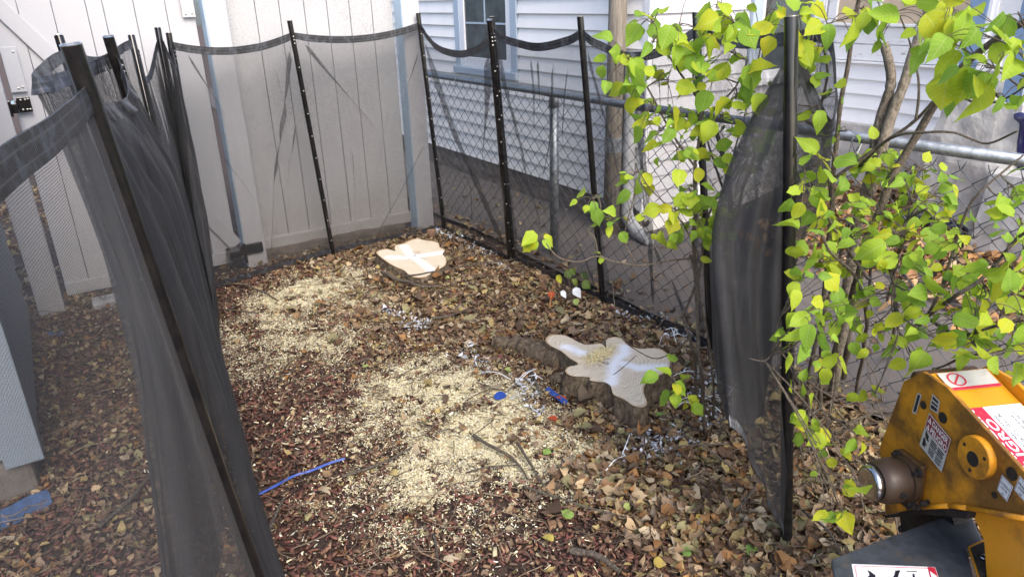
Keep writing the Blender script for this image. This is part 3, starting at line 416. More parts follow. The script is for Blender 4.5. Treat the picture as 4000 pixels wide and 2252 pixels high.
MB().box(1.0625, 2.1545, 4.71, 4.7495, .055, .135).build('rail', M['vinyl_old'], panel, bevel=.005)
MB().box(1.0625, 2.1545, 4.71, 4.7495, 1.80, 1.92).build('rail', M['vinyl_old'], panel, bevel=.005)
gate.location += Vector((.008, .06, 0)); panel.location += Vector((.021, .06, 0))
for x0_, y0_ in ((.948, 4.68), (2.184, 4.675)):  # pale blue strips added on post sides, painting in their skylit tint
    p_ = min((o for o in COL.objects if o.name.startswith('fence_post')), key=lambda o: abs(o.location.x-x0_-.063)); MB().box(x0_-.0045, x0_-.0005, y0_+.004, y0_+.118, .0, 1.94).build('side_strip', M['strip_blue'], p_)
# concrete block and stones under the fence
def rock(name, c, s, mat, seed, parent=None, label=None, cat=None, group=None, rough=.22, sub=3):
    bm = bmesh.new(); bmesh.ops.create_cube(bm, size=1); bmesh.ops.subdivide_edges(bm, edges=bm.edges, cuts=sub, use_grid_fill=True)
    org = wloc(parent) if parent is not None else Vector(c); off = Vector(c)-org
    for v in bm.verts:
        p = v.co.copy(); q = p*.82 + p.normalized()*.18*.75
        d = noise.noise(p*2.3+Vector((seed*3.7, seed, 1)))*rough + noise.noise(p*6+Vector((seed, 2, seed)))*rough*.4
        q = q*(1+d); v.co = Vector((q.x*s[0], q.y*s[1], q.z*s[2])) + off
    me = bpy.data.meshes.new(name); bm.to_mesh(me); bm.free(); me.materials.append(mat)
    o = bpy.data.objects.new(name, me); COL.objects.link(o)
    if parent is not None: o.parent = parent
    else: o.location = org
    if label: tag(o, label, cat, group)
    return o
cb = MB().box(.03, .21, 4.44, 4.58, -.03, .045); tag(cb.build('concrete_block', M['concrete'], loc=(.12, 4.51, 0), bevel=.008), 'pale grey concrete block lying on the ground under the gate', 'block')
for i, (x, s) in enumerate(((1.18, .22), (1.42, .26), (1.70, .3), (1.98, .26))):
    rock('footing_stone', (x, 4.78, .02), (s, .08, .09), M['rubble'], i+2, None, ['mossy footing stone under the mildewed panel, nearest the gate latch', 'mossy footing stone under the mildewed panel, second from the gate', 'mossy footing stone under the mildewed panel, third from the gate', 'mossy footing stone under the mildewed panel, nearest the corner post'][i], 'stone', 'stones under the fence panel')

# ------------------------------------------------------------------ outbuilding corner at the left
shed = empty('outbuilding', (-.6, 3.2, 0), 'pale sided outbuilding corner with corner board and concrete footing at left edge', 'building')
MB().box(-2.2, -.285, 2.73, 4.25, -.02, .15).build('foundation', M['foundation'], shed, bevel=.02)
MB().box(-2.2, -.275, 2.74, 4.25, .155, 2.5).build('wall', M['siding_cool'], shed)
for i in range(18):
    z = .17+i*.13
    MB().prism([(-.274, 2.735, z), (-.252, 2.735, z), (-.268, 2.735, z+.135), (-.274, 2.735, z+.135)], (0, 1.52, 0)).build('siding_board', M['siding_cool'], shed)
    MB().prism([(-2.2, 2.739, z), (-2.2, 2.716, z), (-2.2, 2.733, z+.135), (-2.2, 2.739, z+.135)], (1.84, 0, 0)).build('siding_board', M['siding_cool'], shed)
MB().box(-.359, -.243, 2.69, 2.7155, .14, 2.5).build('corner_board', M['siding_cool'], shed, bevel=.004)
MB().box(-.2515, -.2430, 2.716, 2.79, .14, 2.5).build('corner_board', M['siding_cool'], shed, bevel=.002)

# ------------------------------------------------------------------ house on the right
house = empty('house', (3.6, 4.6, 0), 'pale lap-sided house with blue window trim behind the chain-link fence', 'house')
MB().box(3.375, 5.4, 3.6, 9.5, -.05, 2.9).build('wall', M['siding_pale'], house)
def lap_x(x, y0, y1, z, h, mat, par=house, t=.026):      # board on a wall facing -x
    return MB().prism([(x, y0, z), (x-t, y0, z), (x-.004, y0, z+h+.004), (x, y0, z+h+.004)], (0, y1-y0, 0)).build('siding_board', M[mat], par)
def lap_y(y, x0, x1, z, h, mat, par=house, t=.024):      # board on a wall facing -y
    return MB().prism([(x0, y, z), (x0, y-t, z), (x0, y-.004, z+h+.004), (x0, y, z+h+.004)], (x1-x0, 0, 0)).build('siding_board', M[mat], par)
e = .1045
for i in range(20):
    z = .215+i*e
    if z+e < 1.0 or z > 2.45: lap_x(3.36, 3.605, 9.0, z, e, 'siding_pale')
    else:
        lap_x(3.36, 3.605, 5.045, z, e, 'siding_pale'); lap_x(3.36, 6.065, 9.0, z, e, 'siding_pale')
MB().box(3.335, 3.374, 3.545, 3.604, .2, 2.9).build('corner_board', M['trim_white'], house, bevel=.003)
# rubble foundation
k = 0
for row, (z0, z1) in enumerate(((.02, .11), (.112, .205))):
    y = 3.62
    while y < 7.6:
        L_ = random.uniform(.16, .34)
        rock('foundation_stone', (3.41+random.uniform(-.008, .008), y+L_/2, (z0+z1)/2), (.1, L_*1.16, (z1-z0)*1.22), M['rubble'], k*1.3, house, sub=2, rough=.25); k += 1; y += L_
# window in the pale wall
def window_x(x, y0, y1, z0, z1, par):
    w = MB(); w.box(x-.03, x+.0, y0, y0+.09, z0, z1); w.box(x-.03, x, y1-.09, y1, z0, z1); w.box(x-.03, x, y0, y1, z1+.0005, z1+.1)
    w = w.build('window', M['trim_grey'], par, bevel=.004)
    MB().box(x-.055, x+.0, y0-.015, y1+.015, z0-.06, z0-.0005).build('sill', M['trim_grey'], w, bevel=.006)
    f = MB(); a, c = y0+.0905, y1-.0905
    f.box(x-.022, x, a, a+.075, z0, z1); f.box(x-.022, x, c-.075, c, z0, z1); f.box(x-.021, x, a+.0755, c-.0755, z0, z0+.085)
    f.build('sash', M['trim_white'], w, bevel=.004)
    MB().box(x-.008, x+.002, a+.0755, c-.0755, z0+.0855, z1).build('pane', M['glass'], w)
    MB().box(x-.013, x-.0085, (a+c)/2-.008, (a+c)/2+.008, z0+.36, z1).build('muntin', M['trim_grey'], w)
    MB().box(x-.0135, x-.0085, a+.076, c-.076, z0+.36, z0+.375).build('muntin', M['trim_grey'], w)
window_x(3.36, 5.05, 6.06, 1.02, 2.3, house)
# return wall facing the yard
MB().box(3.375, 5.16, 3.592, 3.60, .2, 2.9).build('sheathing', M['siding_white'], house)
for i in range(20):
    z = .215+i*e
    if z+e < 1.0: lap_y(3.59, 3.376, 5.13, z, e, 'siding_sun_toned')
    else: lap_y(3.59, 3.376, 4.30, z, e, 'siding_sun_toned'); lap_y(3.59, 5.075, 5.13, z, e, 'siding_sun_toned')
w = MB().box(4.305, 4.405, 3.545, 3.5895, 1.0, 2.4); w.box(4.98, 5.07, 3.545, 3.5895, 1.0, 2.4); w = w.build('window', M['trim_grey'], house, bevel=.004)
MB().box(4.29, 5.085, 3.53, 3.5895, .95, .9995).build('sill', M['trim_white'], w, bevel=.005)
MB().box(4.406, 4.979, 3.575, 3.5895, 1.0, 2.4).build('pane', M['glass'], w)
MB().box(4.406, 4.446, 3.56, 3.5745, 1.0, 2.4).build('sash', M['trim_white'], w, bevel=.003); MB().box(4.447, 4.979, 3.56, 3.5745, 1.0, 1.05).build('sash', M['trim_white'], w, bevel=.003)
# porch wall, set back
PXW = 5.15
MB().box(PXW, 7.0, .5, 3.6, .66, 2.9).build('porch_wall', M['siding_white'], house)
MB().box(PXW-.07, PXW+.3, .2, 3.6, -.05, .655).build('porch_foundation', M['concrete'], house, bevel=.01)
for i in range(4): lap_x(PXW-.001, 2.30, 3.54, .655+i*.103, .103, 'siding_white')
MB().box(PXW-.045, PXW-.001, 2.28, 3.55, 1.075, 1.09).build('ledge', M['peeling'], house, bevel=.003)
for z0, z1 in ((1.095, 1.205), (1.21, 1.325)):
    MB().box(PXW-.02, PXW-.001, 2.28, 3.55, z0, z1).build('panel_board', M['peeling'], house, bevel=.003)
MB().box(PXW-.05, PXW-.001, 2.28, 3.55, 1.33, 1.35).build('sill', M['peeling'], house, bevel=.003)
for y in (2.40, 2.78, 3.16, 3.50): MB().box(PXW-.03, PXW-.001, y-.035, y+.035, 1.351, 2.6).build('mullion', M['peeling'], house, bevel=.003)
for y0, y1 in ((2.436, 2.744), (2.816, 3.124), (3.196, 3.464)): MB().box(PXW-.012, PXW-.001, y0, y1, 1.351, 2.6).build('pane', M['tan'], house)
MB().box(PXW-.035, PXW+.0, 3.5505, 3.588, .66, 2.9).build('corner_board', M['trim_white'], house, bevel=.003)
# broken concrete blocks under the porch
for i, (y, z, L_, h) in enumerate(((2.05, .52, .75, .24), (1.45, .52, .40, .24), (2.2, .28, .46, .22), (1.78, .27, .30, .2), (1.45, .27, .32, .22), (2.1, .10, .5, .16), (1.6, .09, .45, .16))):
    rock('concrete_chunk', (4.96+.01*i, y, z), (.2, L_, h*1.05), M['concrete'], i*2.1+1, house, rough=.10, sub=4)
# rough stone pier with blue posts
pier = rock('stone_pier', (4.80, 2.10, .52), (.42, .46, .95), M['stone'], 5, house, rough=.16, sub=6)
for (x, y) in ((4.67, 2.24), (4.67, 1.97), (4.93, 2.0)):
    MB().box(x-.035, x+.035, y-.05, y+.05, .955, 2.9).build('porch_post', M['trim_blue'], house, bevel=.004)
    MB().box(x-.032, x+.034, y-.075, y-.0505, .956, 2.9).build('post_trim', M['trim_white'], house, bevel=.003)
# downspout on the house corner
ds = smooth_path([(3.30, 3.66, 1.2), (3.30, 3.655, .9), (3.30, 3.65, .30), (3.29, 3.63, .16), (3.27, 3.5, .075), (3.25, 3.36, .06)], 6)
MB().tube(ds, .042, 12).build('downspout', M['grey_pipe'], house, smooth=True)
# weathered utility pole, pot, bag
up = smooth_path([(3.26, 3.66, 0), (3.262, 3.662, .8), (3.27, 3.668, 1.6), (3.275, 3.67, 2.8)], 5)
b = MB(); b.tube([(3.24, 3.74, 0), (3.245, 3.742, 1.5), (3.25, 3.745, 2.9)], [.064, .06, .058], 14)
pole_o = b.build('utility_post', M['oldwood'], loc=(3.24, 3.74, 0), smooth=True); tag(pole_o, 'weathered grey wooden post standing at the pale house corner', 'post')
MB().lathe((3.243, 3.741, .60), (0, 0, 1), [(.067, 0), (.067, .1)], 14).build('metal_band', M['galv'], pole_o)
b = MB().lathe((4.72, 1.80, .60), (0, 0, 1), [(.09, 0), (.105, .02), (.135, .16), (.14, .25), (.15, .27), (.165, .285), (.168, .31), (.15, .325), (.135, .32), (.12, .26)], 32)
tag(b.build('plant_pot', M['blue_glaze'], loc=(4.72, 1.80, .6), smooth=True), 'cobalt blue glazed plant pot beside the stone pier', 'pot')
tag(rock('step_block', (4.72, 1.70, .30), (.5, .46, .6), M['concrete'], 11, None, 'rough concrete step under the blue pot', 'step', rough=.06), None)
bm = bmesh.new(); bmesh.ops.create_icosphere(bm, subdivisions=5, radius=1)
for v in bm.verts:
    p = v.co.copy(); d = 1 + .22*noise.noise(p*1.6+Vector((4, 1, 2))) + .14*abs(noise.noise(p*4.2)) + .07*noise.noise(Vector((p.x*9, p.y*9, p.z*3)))
    q = p*d; v.co = Vector((q.x*.15, q.y*.29, max(-.05, q.z*.13)))
me = bpy.data.meshes.new('trash_bag'); bm.to_mesh(me); bm.free(); me.materials.append(M['bag']); o = link('trash_bag', me, None, (4.72, 2.18, .17)); o.rotation_euler = (0, 0, .15)
tag(o, 'crumpled black plastic bag lying against the porch foundation', 'bag')

# ------------------------------------------------------------------ chain-link fence
clf = empty('chain_link_fence', (2.62, 3.0, 0), 'galvanised chain-link fence with top rail between the yard and the house', 'fence')
CX = 2.62; RZ = 1.05
MB().tube([(CX, 5.6, RZ), (CX, 3.0, RZ), (CX, .2, RZ+.025)], .021, 14).build('top_rail', M['galv'], clf, smooth=True)
for y in (3.62, .75): 
    p = MB().tube([(CX+.03, y, -.05), (CX+.03, y, RZ-.03)], .028, 14).build('line_post', M['galv'], clf, smooth=True)
    MB().lathe((CX+.03, y, RZ-.085), (0, 0, 1), [(.032, 0), (.032, .05), (.02, .07), (.015, .08)], 14).build('post_cap', M['galv'], p, smooth=True)
    MB().lathe((CX, y, RZ), (0, 1, 0), [(.024, -.012), (.024, .012)], 14).build('rail_loop', M['galv'], p)
MB().tube([(CX+.03, 5.45, -.05), (CX+.03, 5.45, RZ+.05)], .034, 14).build('end_post', M['galv'], clf, smooth=True)
dw, dh = .098, .088; nz = 11
wb = MB(); pts = []
for i in range(2*nz+1):
    z = .015 + i*dh/2; ph = i % 2
    pts.append((.0035*(1 if ph else -1), (dw/2+.002)*(1 if ph else -1)*.5, z))
# a single woven zigzag wire, its neighbours hook into its bends
wpts = []
for i, (a, y, z) in enumerate(pts):
    wpts.append((a, y*1.03, z-.003)); wpts.append((-a*.3, y*1.06, z)); 
wire_mb = MB(); wire_mb.tube(wpts, .0019, 5); wire_mb.tube([wpts[-1], (.002, wpts[-1][1]-.012, wpts[-1][2]+.028)], .0019, 5)
wme = bpy.data.meshes.new('wire'); wme.from_pydata(wire_mb.v, [], wire_mb.f); wme.materials.append(M['wire'])
wme.polygons.foreach_set('use_smooth', [True]*len(wme.polygons))
y = .35; k = 0
while y < 5.4:
    o = link('wire', wme, clf, (CX-.022, y, .03)); 
    if k % 2: o.rotation_euler = (0, 0, math.pi)
    k += 1; y += dw/2*1.0
for y in (4.75, 2.2, 1.62): MB().tube(smooth_path([(CX-.03, y, RZ-.06), (CX-.027, y-.004, RZ), (CX, y-.01, RZ+.027), (CX+.026, y-.014, RZ), (CX, y-.016, RZ-.05)], 4), .0022, 6).build('tie_wire', M['steel'], clf)

# ------------------------------------------------------------------ black mesh pool fence
PL = DATA['POLES']
def on(k, z):
    a, b_ = np.array(PL[k][0]), np.array(PL[k][1]); return a+(b_-a)*z/b_[2]
def make_pole(k, par, r=.0165, rivets=True, off=None):
    a, t_ = Vector(PL[k][0]), Vector(PL[k][1]); d = (t_-a).normalized(); ln = (t_-a).length
    mb = MB(); n = 16
    mb.lathe(a-d*.08, d, [(r, 0), (r, ln+.08), (r*.82, ln+.08), (r*.82, ln+.03)], n)
    p = mb.build('pole', M['tube'], par, smooth=False)
    for pl in p.data.polygons: pl.use_smooth = True
    md = p.modifiers.new('es', 'EDGE_SPLIT'); md.split_angle = math.radians(40)
    MB().lathe(t_, d, [(r*1.0, -.0005), (r*1.005, .0012), (r*.84, .0012), (r*.83, -.002)], n).build('cut_rim', M['steel'], p)
    if rivets:
        side = (Vector((0, 0, 1.6))-a); side.z = 0; side.normalize()
        rot = Matrix.Rotation(rivets if isinstance(rivets, float) else .0, 3, 'Z'); side = rot @ side
        cl = a + d*(ln*.5) + side*(r+.0012); w_ = Vector((-side.y, side.x, 0))*.009
        MB().prism([a+d*.02+side*(r*.98)-w_, a+d*.02+side*(r*.98)+w_, t_-d*.07+side*(r*.98)+w_, t_-d*.07+side*(r*.98)-w_], side*.004).build('batten', M['tube'], p, bevel=.001)
        s = .09
        while s < ln-.05:
            MB().lathe(a+d*(ln-s)+side*(r*.98+.004), side, [(.0042, 0), (.0036, .0014), (.0014, .002)], 8).build('rivet', M['steel'], p)
            s += .14 if s > .11 else .02
    return p
def sheet(name, P, uvs, mat, par, smooth=True):
    """P: (nu,nv,3) grid, uvs: (nu,nv,2)"""
    nu, nv = P.shape[:2]; org = np.array(wloc(par))
    me = bpy.data.meshes.new(name)
    fs = [(i*nv+j, (i+1)*nv+j, (i+1)*nv+j+1, i*nv+j+1) for i in range(nu-1) for j in range(nv-1)]
    me.from_pydata((P.reshape(-1, 3)-org).tolist(), [], fs)
    ul = me.uv_layers.new(name='UVMap'); idx = np.empty(len(me.loops), int); me.loops.foreach_get('vertex_index', idx)
    ul.data.foreach_set('uv', uvs.reshape(-1, 2)[idx].astype(np.float32).ravel())
    me.materials.append(mat)
    if smooth: me.polygons.foreach_set('use_smooth', [True]*len(me.polygons))
    o = bpy.data.objects.new(name, me); COL.objects.link(o); o.parent = par
    return o
def arc_uv(P):
    du = np.linalg.norm(np.diff(P, axis=0), axis=2).mean(axis=1); u = np.concatenate([[0], np.cumsum(du)])
    dv = np.linalg.norm(np.diff(P, axis=1), axis=2).mean(axis=0); v = np.concatenate([[0], np.cumsum(dv)])
    return np.stack(np.meshgrid(u, v, indexing='ij'), axis=2)
def hem_strip(name, top, down, par, w=.042, th=.0016, rows=2):
    """a folded tape along a path: top (n,3) points, down (n,3) unit vectors along the cloth"""
    P = np.stack([top + down*w*j/(rows-1) for j in range(rows)], axis=1)
    n = len(top); u = np.concatenate([[0], np.cumsum(np.linalg.norm(np.diff(top, axis=0), axis=1))])
    uvs = np.stack([np.repeat(u[:, None], rows, 1), np.repeat(np.linspace(0, 1, rows)[None], n, 0)], axis=2)
    o = sheet(name, P, uvs, M['hem'], par, False)
    md = o.modifiers.new('solid', 'SOLIDIFY'); md.thickness = th; md.offset = 0
    return o
def flat_panel(k0, k1, par, ztop0, ztop1, sag, folds, seed, wob=.02, sagpow=1.0, nu=150, nv=60, foldin=0.0, zb=.02, hemw=.042, mat='mesh'):
    """single bay of mesh between two poles; folds: (s_top, s_bot, t0, t1, amp_top, amp_bot, width)"""
    S = np.linspace(0, 1, nu); T = np.linspace(0, 1, nv); P = np.zeros((nu, nv, 3))
    a0, a1 = on(k0, ztop0), on(k1, ztop1); b0, b1 = on(k0, zb), on(k1, zb)
    ax = (b1-b0); Lh = np.linalg.norm(ax[:2]); ax = ax/np.linalg.norm(ax); nrm = np.array([-ax[1], ax[0], 0]);
    if nrm.dot(np.array([0, 0, 0])-b0) < 0: nrm = -nrm          # towards the camera side
    for j, t_ in enumerate(T):
        for i, s in enumerate(S):
            tp = a0+(a1-a0)*s; bp = b0+(b1-b0)*s
            sg = sag*(4*s*(1-s))**sagpow
            p = tp*(1-t_)+bp*t_; p[2] = (tp[2]-sg)*(1-t_)+bp[2]*t_
            edge = min(1, 8*s, 8*(1-s))
            d = wob*edge*(noise.noise((s*3+seed, t_*2.0, seed))*1.2 + .5*noise.noise((s*9+t_*4, t_*3.0, seed+4)))
            x = 0
            for st, sb, t0, t1, at, ab, w in folds:
                if t0 <= t_ <= t1:
                    q = (t_-t0)/(t1-t0); c = st+(sb-st)*q; am = (at+(ab-at)*q); fade = min(1, 9*q, 9*(1-q)) if at and ab else 1
                    u = (s-c)/(w/Lh)
                    if abs(u) < 1.0:
                        win = math.cos(u*math.pi/2)**2
                        x += -am*math.sin(math.pi*u)*win*2.0*fade; d += .012*math.cos(math.pi*u*1.0)*win*fade*(1+u*.8)
            P[i, j] = p + ax*x + nrm*d
    o = sheet('mesh_panel', P, arc_uv(P), M[mat], par)
    top = P[:, 0].copy(); dn = P[:, 2]-P[:, 0]; dn /= np.linalg.norm(dn, axis=1)[:, None]
    hem_strip('top_hem', top+nrm*.002, dn, par, hemw); bt = P[:, -1].copy(); up = P[:, -3]-P[:, -1]; up /= np.linalg.norm(up, axis=1)[:, None]
    hem_strip('bottom_hem', bt+nrm*.003, up, par, .035)
    return o
def cloth(colsd, par, nu, nv, seed, wr=.012, mat='mesh', pleat=.0, pitch=.085):
    C_ = np.array(colsd, float); nc, nr = C_.shape[:2]
    P = np.zeros((nu, nv, 3))
    rowsT = np.linspace(0, 1, nv)
    cc = np.array([[catmull(list(C_[c]), t_) for t_ in rowsT] for c in range(nc)])      # (nc,nv,3)
    for j in range(nv):
        pts = list(cc[:, j])
        for i in range(nu): P[i, j] = catmull(pts, i/(nu-1))
    dU = np.gradient(P, axis=0); dV = np.gradient(P, axis=1); N = np.cross(dU, dV); N /= (np.linalg.norm(N, axis=2)[..., None]+1e-9)
    uv = arc_uv(P)
    for i in range(nu):
        for j in range(nv):
            u, v = uv[i, j]; 
            e_ = min(1, j/3.0)
            pl_ = pleat*min(1, v*2.5)*max(0, .5+1.2*noise.noise((u*3.1, v*.8, seed+8)))*math.sin(2*math.pi*(u+.09*noise.noise((u*3.3, v*1.1, seed+5)))/pitch)
            w_ = pl_ + wr*e_*(noise.noise((u*7, v*1.6, seed)) + .6*noise.noise((u*19+v*3, v*2.5, seed+3)))
            P[i, j] += N[i, j]*w_
    P[:, :, 2] = np.maximum(P[:, :, 2], .01)
    o = sheet('mesh_panel', P, arc_uv(P), M[mat], par)
    md = o.modifiers.new('thick', 'SOLIDIFY'); md.thickness = .0016; md.offset = 0; md.use_rim = False
    dn = P[:, 2]-P[:, 0]; dn /= np.linalg.norm(dn, axis=1)[:, None]
    hem_strip('top_hem', P[:, 0].copy(), dn, par, .045)
    up = P[:, -2]-P[:, -1]; up /= np.linalg.norm(up, axis=1)[:, None]; hem_strip('bottom_hem', P[:, -1].copy(), up, par, .03)
    return P
# near left panel
fe = empty('mesh_fence_section', DATA['POLES']['p1'][0], 'nearest black mesh fence section running out of frame at lower left', 'mesh fence', 'black mesh pool fence sections')
PL['p0'] = DATA['P0']
make_pole('p0', fe, .018, False)
flat_panel('p0', 'p1', fe, 1.455, 1.47, .0, [], 3.3, wob=.015, nu=60, hemw=.046, mat='mesh_hazed')
# gathered left section
fl = empty('mesh_fence_section', DATA['POLES']['p272'][0], 'gathered black mesh fence section folded like an accordion along the left side', 'mesh fence', 'black mesh pool fence sections')
make_pole('p1', fl, .018, False)
for k in ('p272', 'p148', 'p330', 'p395'): make_pole(k, fl, .0165, .9)
cloth(DATA['LEFT'], fl, 760, 70, 2.2, .014, 'mesh', .024, .13)
# back section
fb = empty('mesh_fence_section', DATA['POLES']['b728'][0], 'taut black mesh fence section across the white vinyl fence at the back', 'mesh fence', 'black mesh pool fence sections')
for k in ('p425', 'b728', 'b1050', 'r1b'): make_pole(k, fb, .0155, .35 if k != 'p425' else .9)
flat_panel('p425', 'b728', fb, 1.42, 1.43, .055, [(.97, .60, .04, .60, .035, .012, .10), (.72, .45, .30, .97, .016, .02, .10), (.88, .66, .36, .66, .02, .012, .07), (.22, .5, .42, .72, .014, .008, .06), (.80, .72, .12, .55, .018, .01, .06), (.1, .35, .03, .3, .02, .006, .06)], 1.1, .016)
flat_panel('b728', 'b1050', fb, 1.43, 1.45, .05, [(.05, .55, .02, .45, .035, .008, .09), (.64, .50, .35, .60, .016, .010, .07), (.95, .35, .52, .98, .03, .035, .16), (.97, .70, .12, .38, .02, .006, .07), (.3, .22, .5, .9, .014, .01, .06)], 5.2, .016)
flat_panel('b1050', 'r1b', fb, 1.45, 1.43, .13, [(.04, .98, .03, .97, .045, .06, .13), (.96, .72, .05, .62, .05, .01, .10), (.55, .5, .5, .9, .008, .012, .05)], 8.3, .02)
# right section
fr = empty('mesh_fence_section', DATA['POLES']['r2'][0], 'wrinkled black mesh fence section in front of the chain-link fence on the right', 'mesh fence', 'black mesh pool fence sections')
for k in ('r1', 'r2', 'r3'): make_pole(k, fr, .0165, False if k != 'r1' else .35)
flat_panel('r1', 'r2', fr, 1.44, 1.44, .075, [(.05, .45, .03, .8, .03, .012, .06), (.04, .05, .35, .98, .02, .05, .10), (.45, .42, .05, .4, .012, .004, .03), (.55, .5, .06, .25, .012, .004, .03), (.75, .40, .05, .7, .012, .008, .04), (.85, .72, .1, .4, .01, .004, .03), (.62, .95, .55, .97, .006, .02, .05)], 4.4, .024)
flat_panel('r2', 'r3', fr, 1.45, 1.46, .11, [(.05, .42, .03, .7, .02, .006, .05), (.03, .05, .5, .98, .01, .06, .11), (.52, .50, .01, .99, .06, .035, .12), (.62, .60, .05, .9, .04, .02, .08), (.96, .95, .3, .99, .02, .05, .08), (.45, .85, .55, .98, .01, .03, .07)], 6.6, .03)
# loose end section
fo = empty('mesh_fence_section', DATA['POLES']['r4'][0], 'loose end of black mesh fence billowing beside its dark pole among the shrubs', 'mesh fence', 'black mesh pool fence sections')
make_pole('r4', fo, .018, False)
cloth(DATA['LOOSE'], fo, 300, 70, 9.1, .010, 'mesh', .013, .17)

# ------------------------------------------------------------------ stumps
def stump(outline, zf, paint, label, seed, flare, tilt=(0, 0)):
    poly = [Vector((x, y, 0)) for x, y in outline]; n0 = len(poly)
    closed = poly + [poly[0]]
    dense = []
    for i in range(n0):
        a, b_, c, d = poly[i-1], poly[i], poly[(i+1) % n0], poly[(i+2) % n0]
        for q in range(7):
            u = q/7; dense.append(.5*((2*b_)+(-a+c)*u+(2*a-5*b_+4*c-d)*u*u+(-a+3*b_-3*c+d)*u**3))
    n = len(dense); cen = sum(dense, Vector())/n
    root = empty('tree_stump', (cen.x, cen.y, 0), label, 'stump', 'freshly cut tree stumps')
    # cut face: concentric rings from the pith outwards, u = ring distance
    R_ = 26; vs = []; us = []
    for r in range(1, R_+1):
        k = r/R_
        for p in dense:
            q = cen + (p-cen)*k; vs.append((q.x, q.y, zf + tilt[0]*(q.x-cen.x) + tilt[1]*(q.y-cen.y) + .0015*noise.noise((q.x*30, q.y*30, seed))))
            us.append(k)
    vs.append((cen.x, cen.y, zf)); us.append(0)
    fs = [((r*n)+i, (r*n)+(i+1) % n, ((r+1)*n)+(i+1) % n, ((r+1)*n)+i) for r in range(R_-1) for i in range(n)] + [(len(vs)-1, i, (i+1) % n) for i in range(n)]
    mb = MB(); mb.add(vs, fs); mat = cutwood('cut_wood_%d' % int(seed), paint, zf)
    o = mb.build('cut_face', mat, root, smooth=True, fixn=False)
    at = o.data.attributes.new('ring', 'FLOAT', 'POINT'); at.data.foreach_set('value', us)
    # bark, flaring to the ground with furrows
    H_ = 14; vs = []
    for j in range(H_+1):
        t_ = j/H_
        for i, p in enumerate(dense):
            nx_ = dense[(i+1) % n]-dense[i-1]; nn = Vector((nx_.y, -nx_.x, 0)).normalized()
            if nn.dot(p-cen) < 0 and (p-cen).length > .05: pass
            q3 = p*26 + Vector((0, 0, t_*2.2)); q3.z = t_*4.5; furr = noise.noise(q3+Vector((seed, 0, 0)))*.020 + abs(noise.noise(q3*2.1))*.022 + noise.noise(p*80+Vector((0, 0, t_*11)))*.010
            fl_ = flare*(t_**1.7)*(1+.9*noise.noise((i*.09, 0, seed)))
            out = .004+ (furr*min(1, t_*6+.25)) + fl_
            rad = (p-cen).normalized(); q = p + (nn if nn.dot(rad) > -.2 else rad*.2)*out*.6 + rad*out*.5
            top = zf + tilt[0]*(p.x-cen.x) + tilt[1]*(p.y-cen.y) - .001
            vs.append((q.x, q.y, top*(1-t_) + (-.05)*t_ + (.003*noise.noise((i*.8, 7, seed)) if j == 0 else 0)))
    fs = [(j*n+i, j*n+(i+1) % n, (j+1)*n+(i+1) % n, (j+1)*n+i) for j in range(H_) for i in range(n)]
    mb = MB(); mb.add(vs, fs); mb.build('bark', M['bark'], root, smooth=True)
    return root, cen
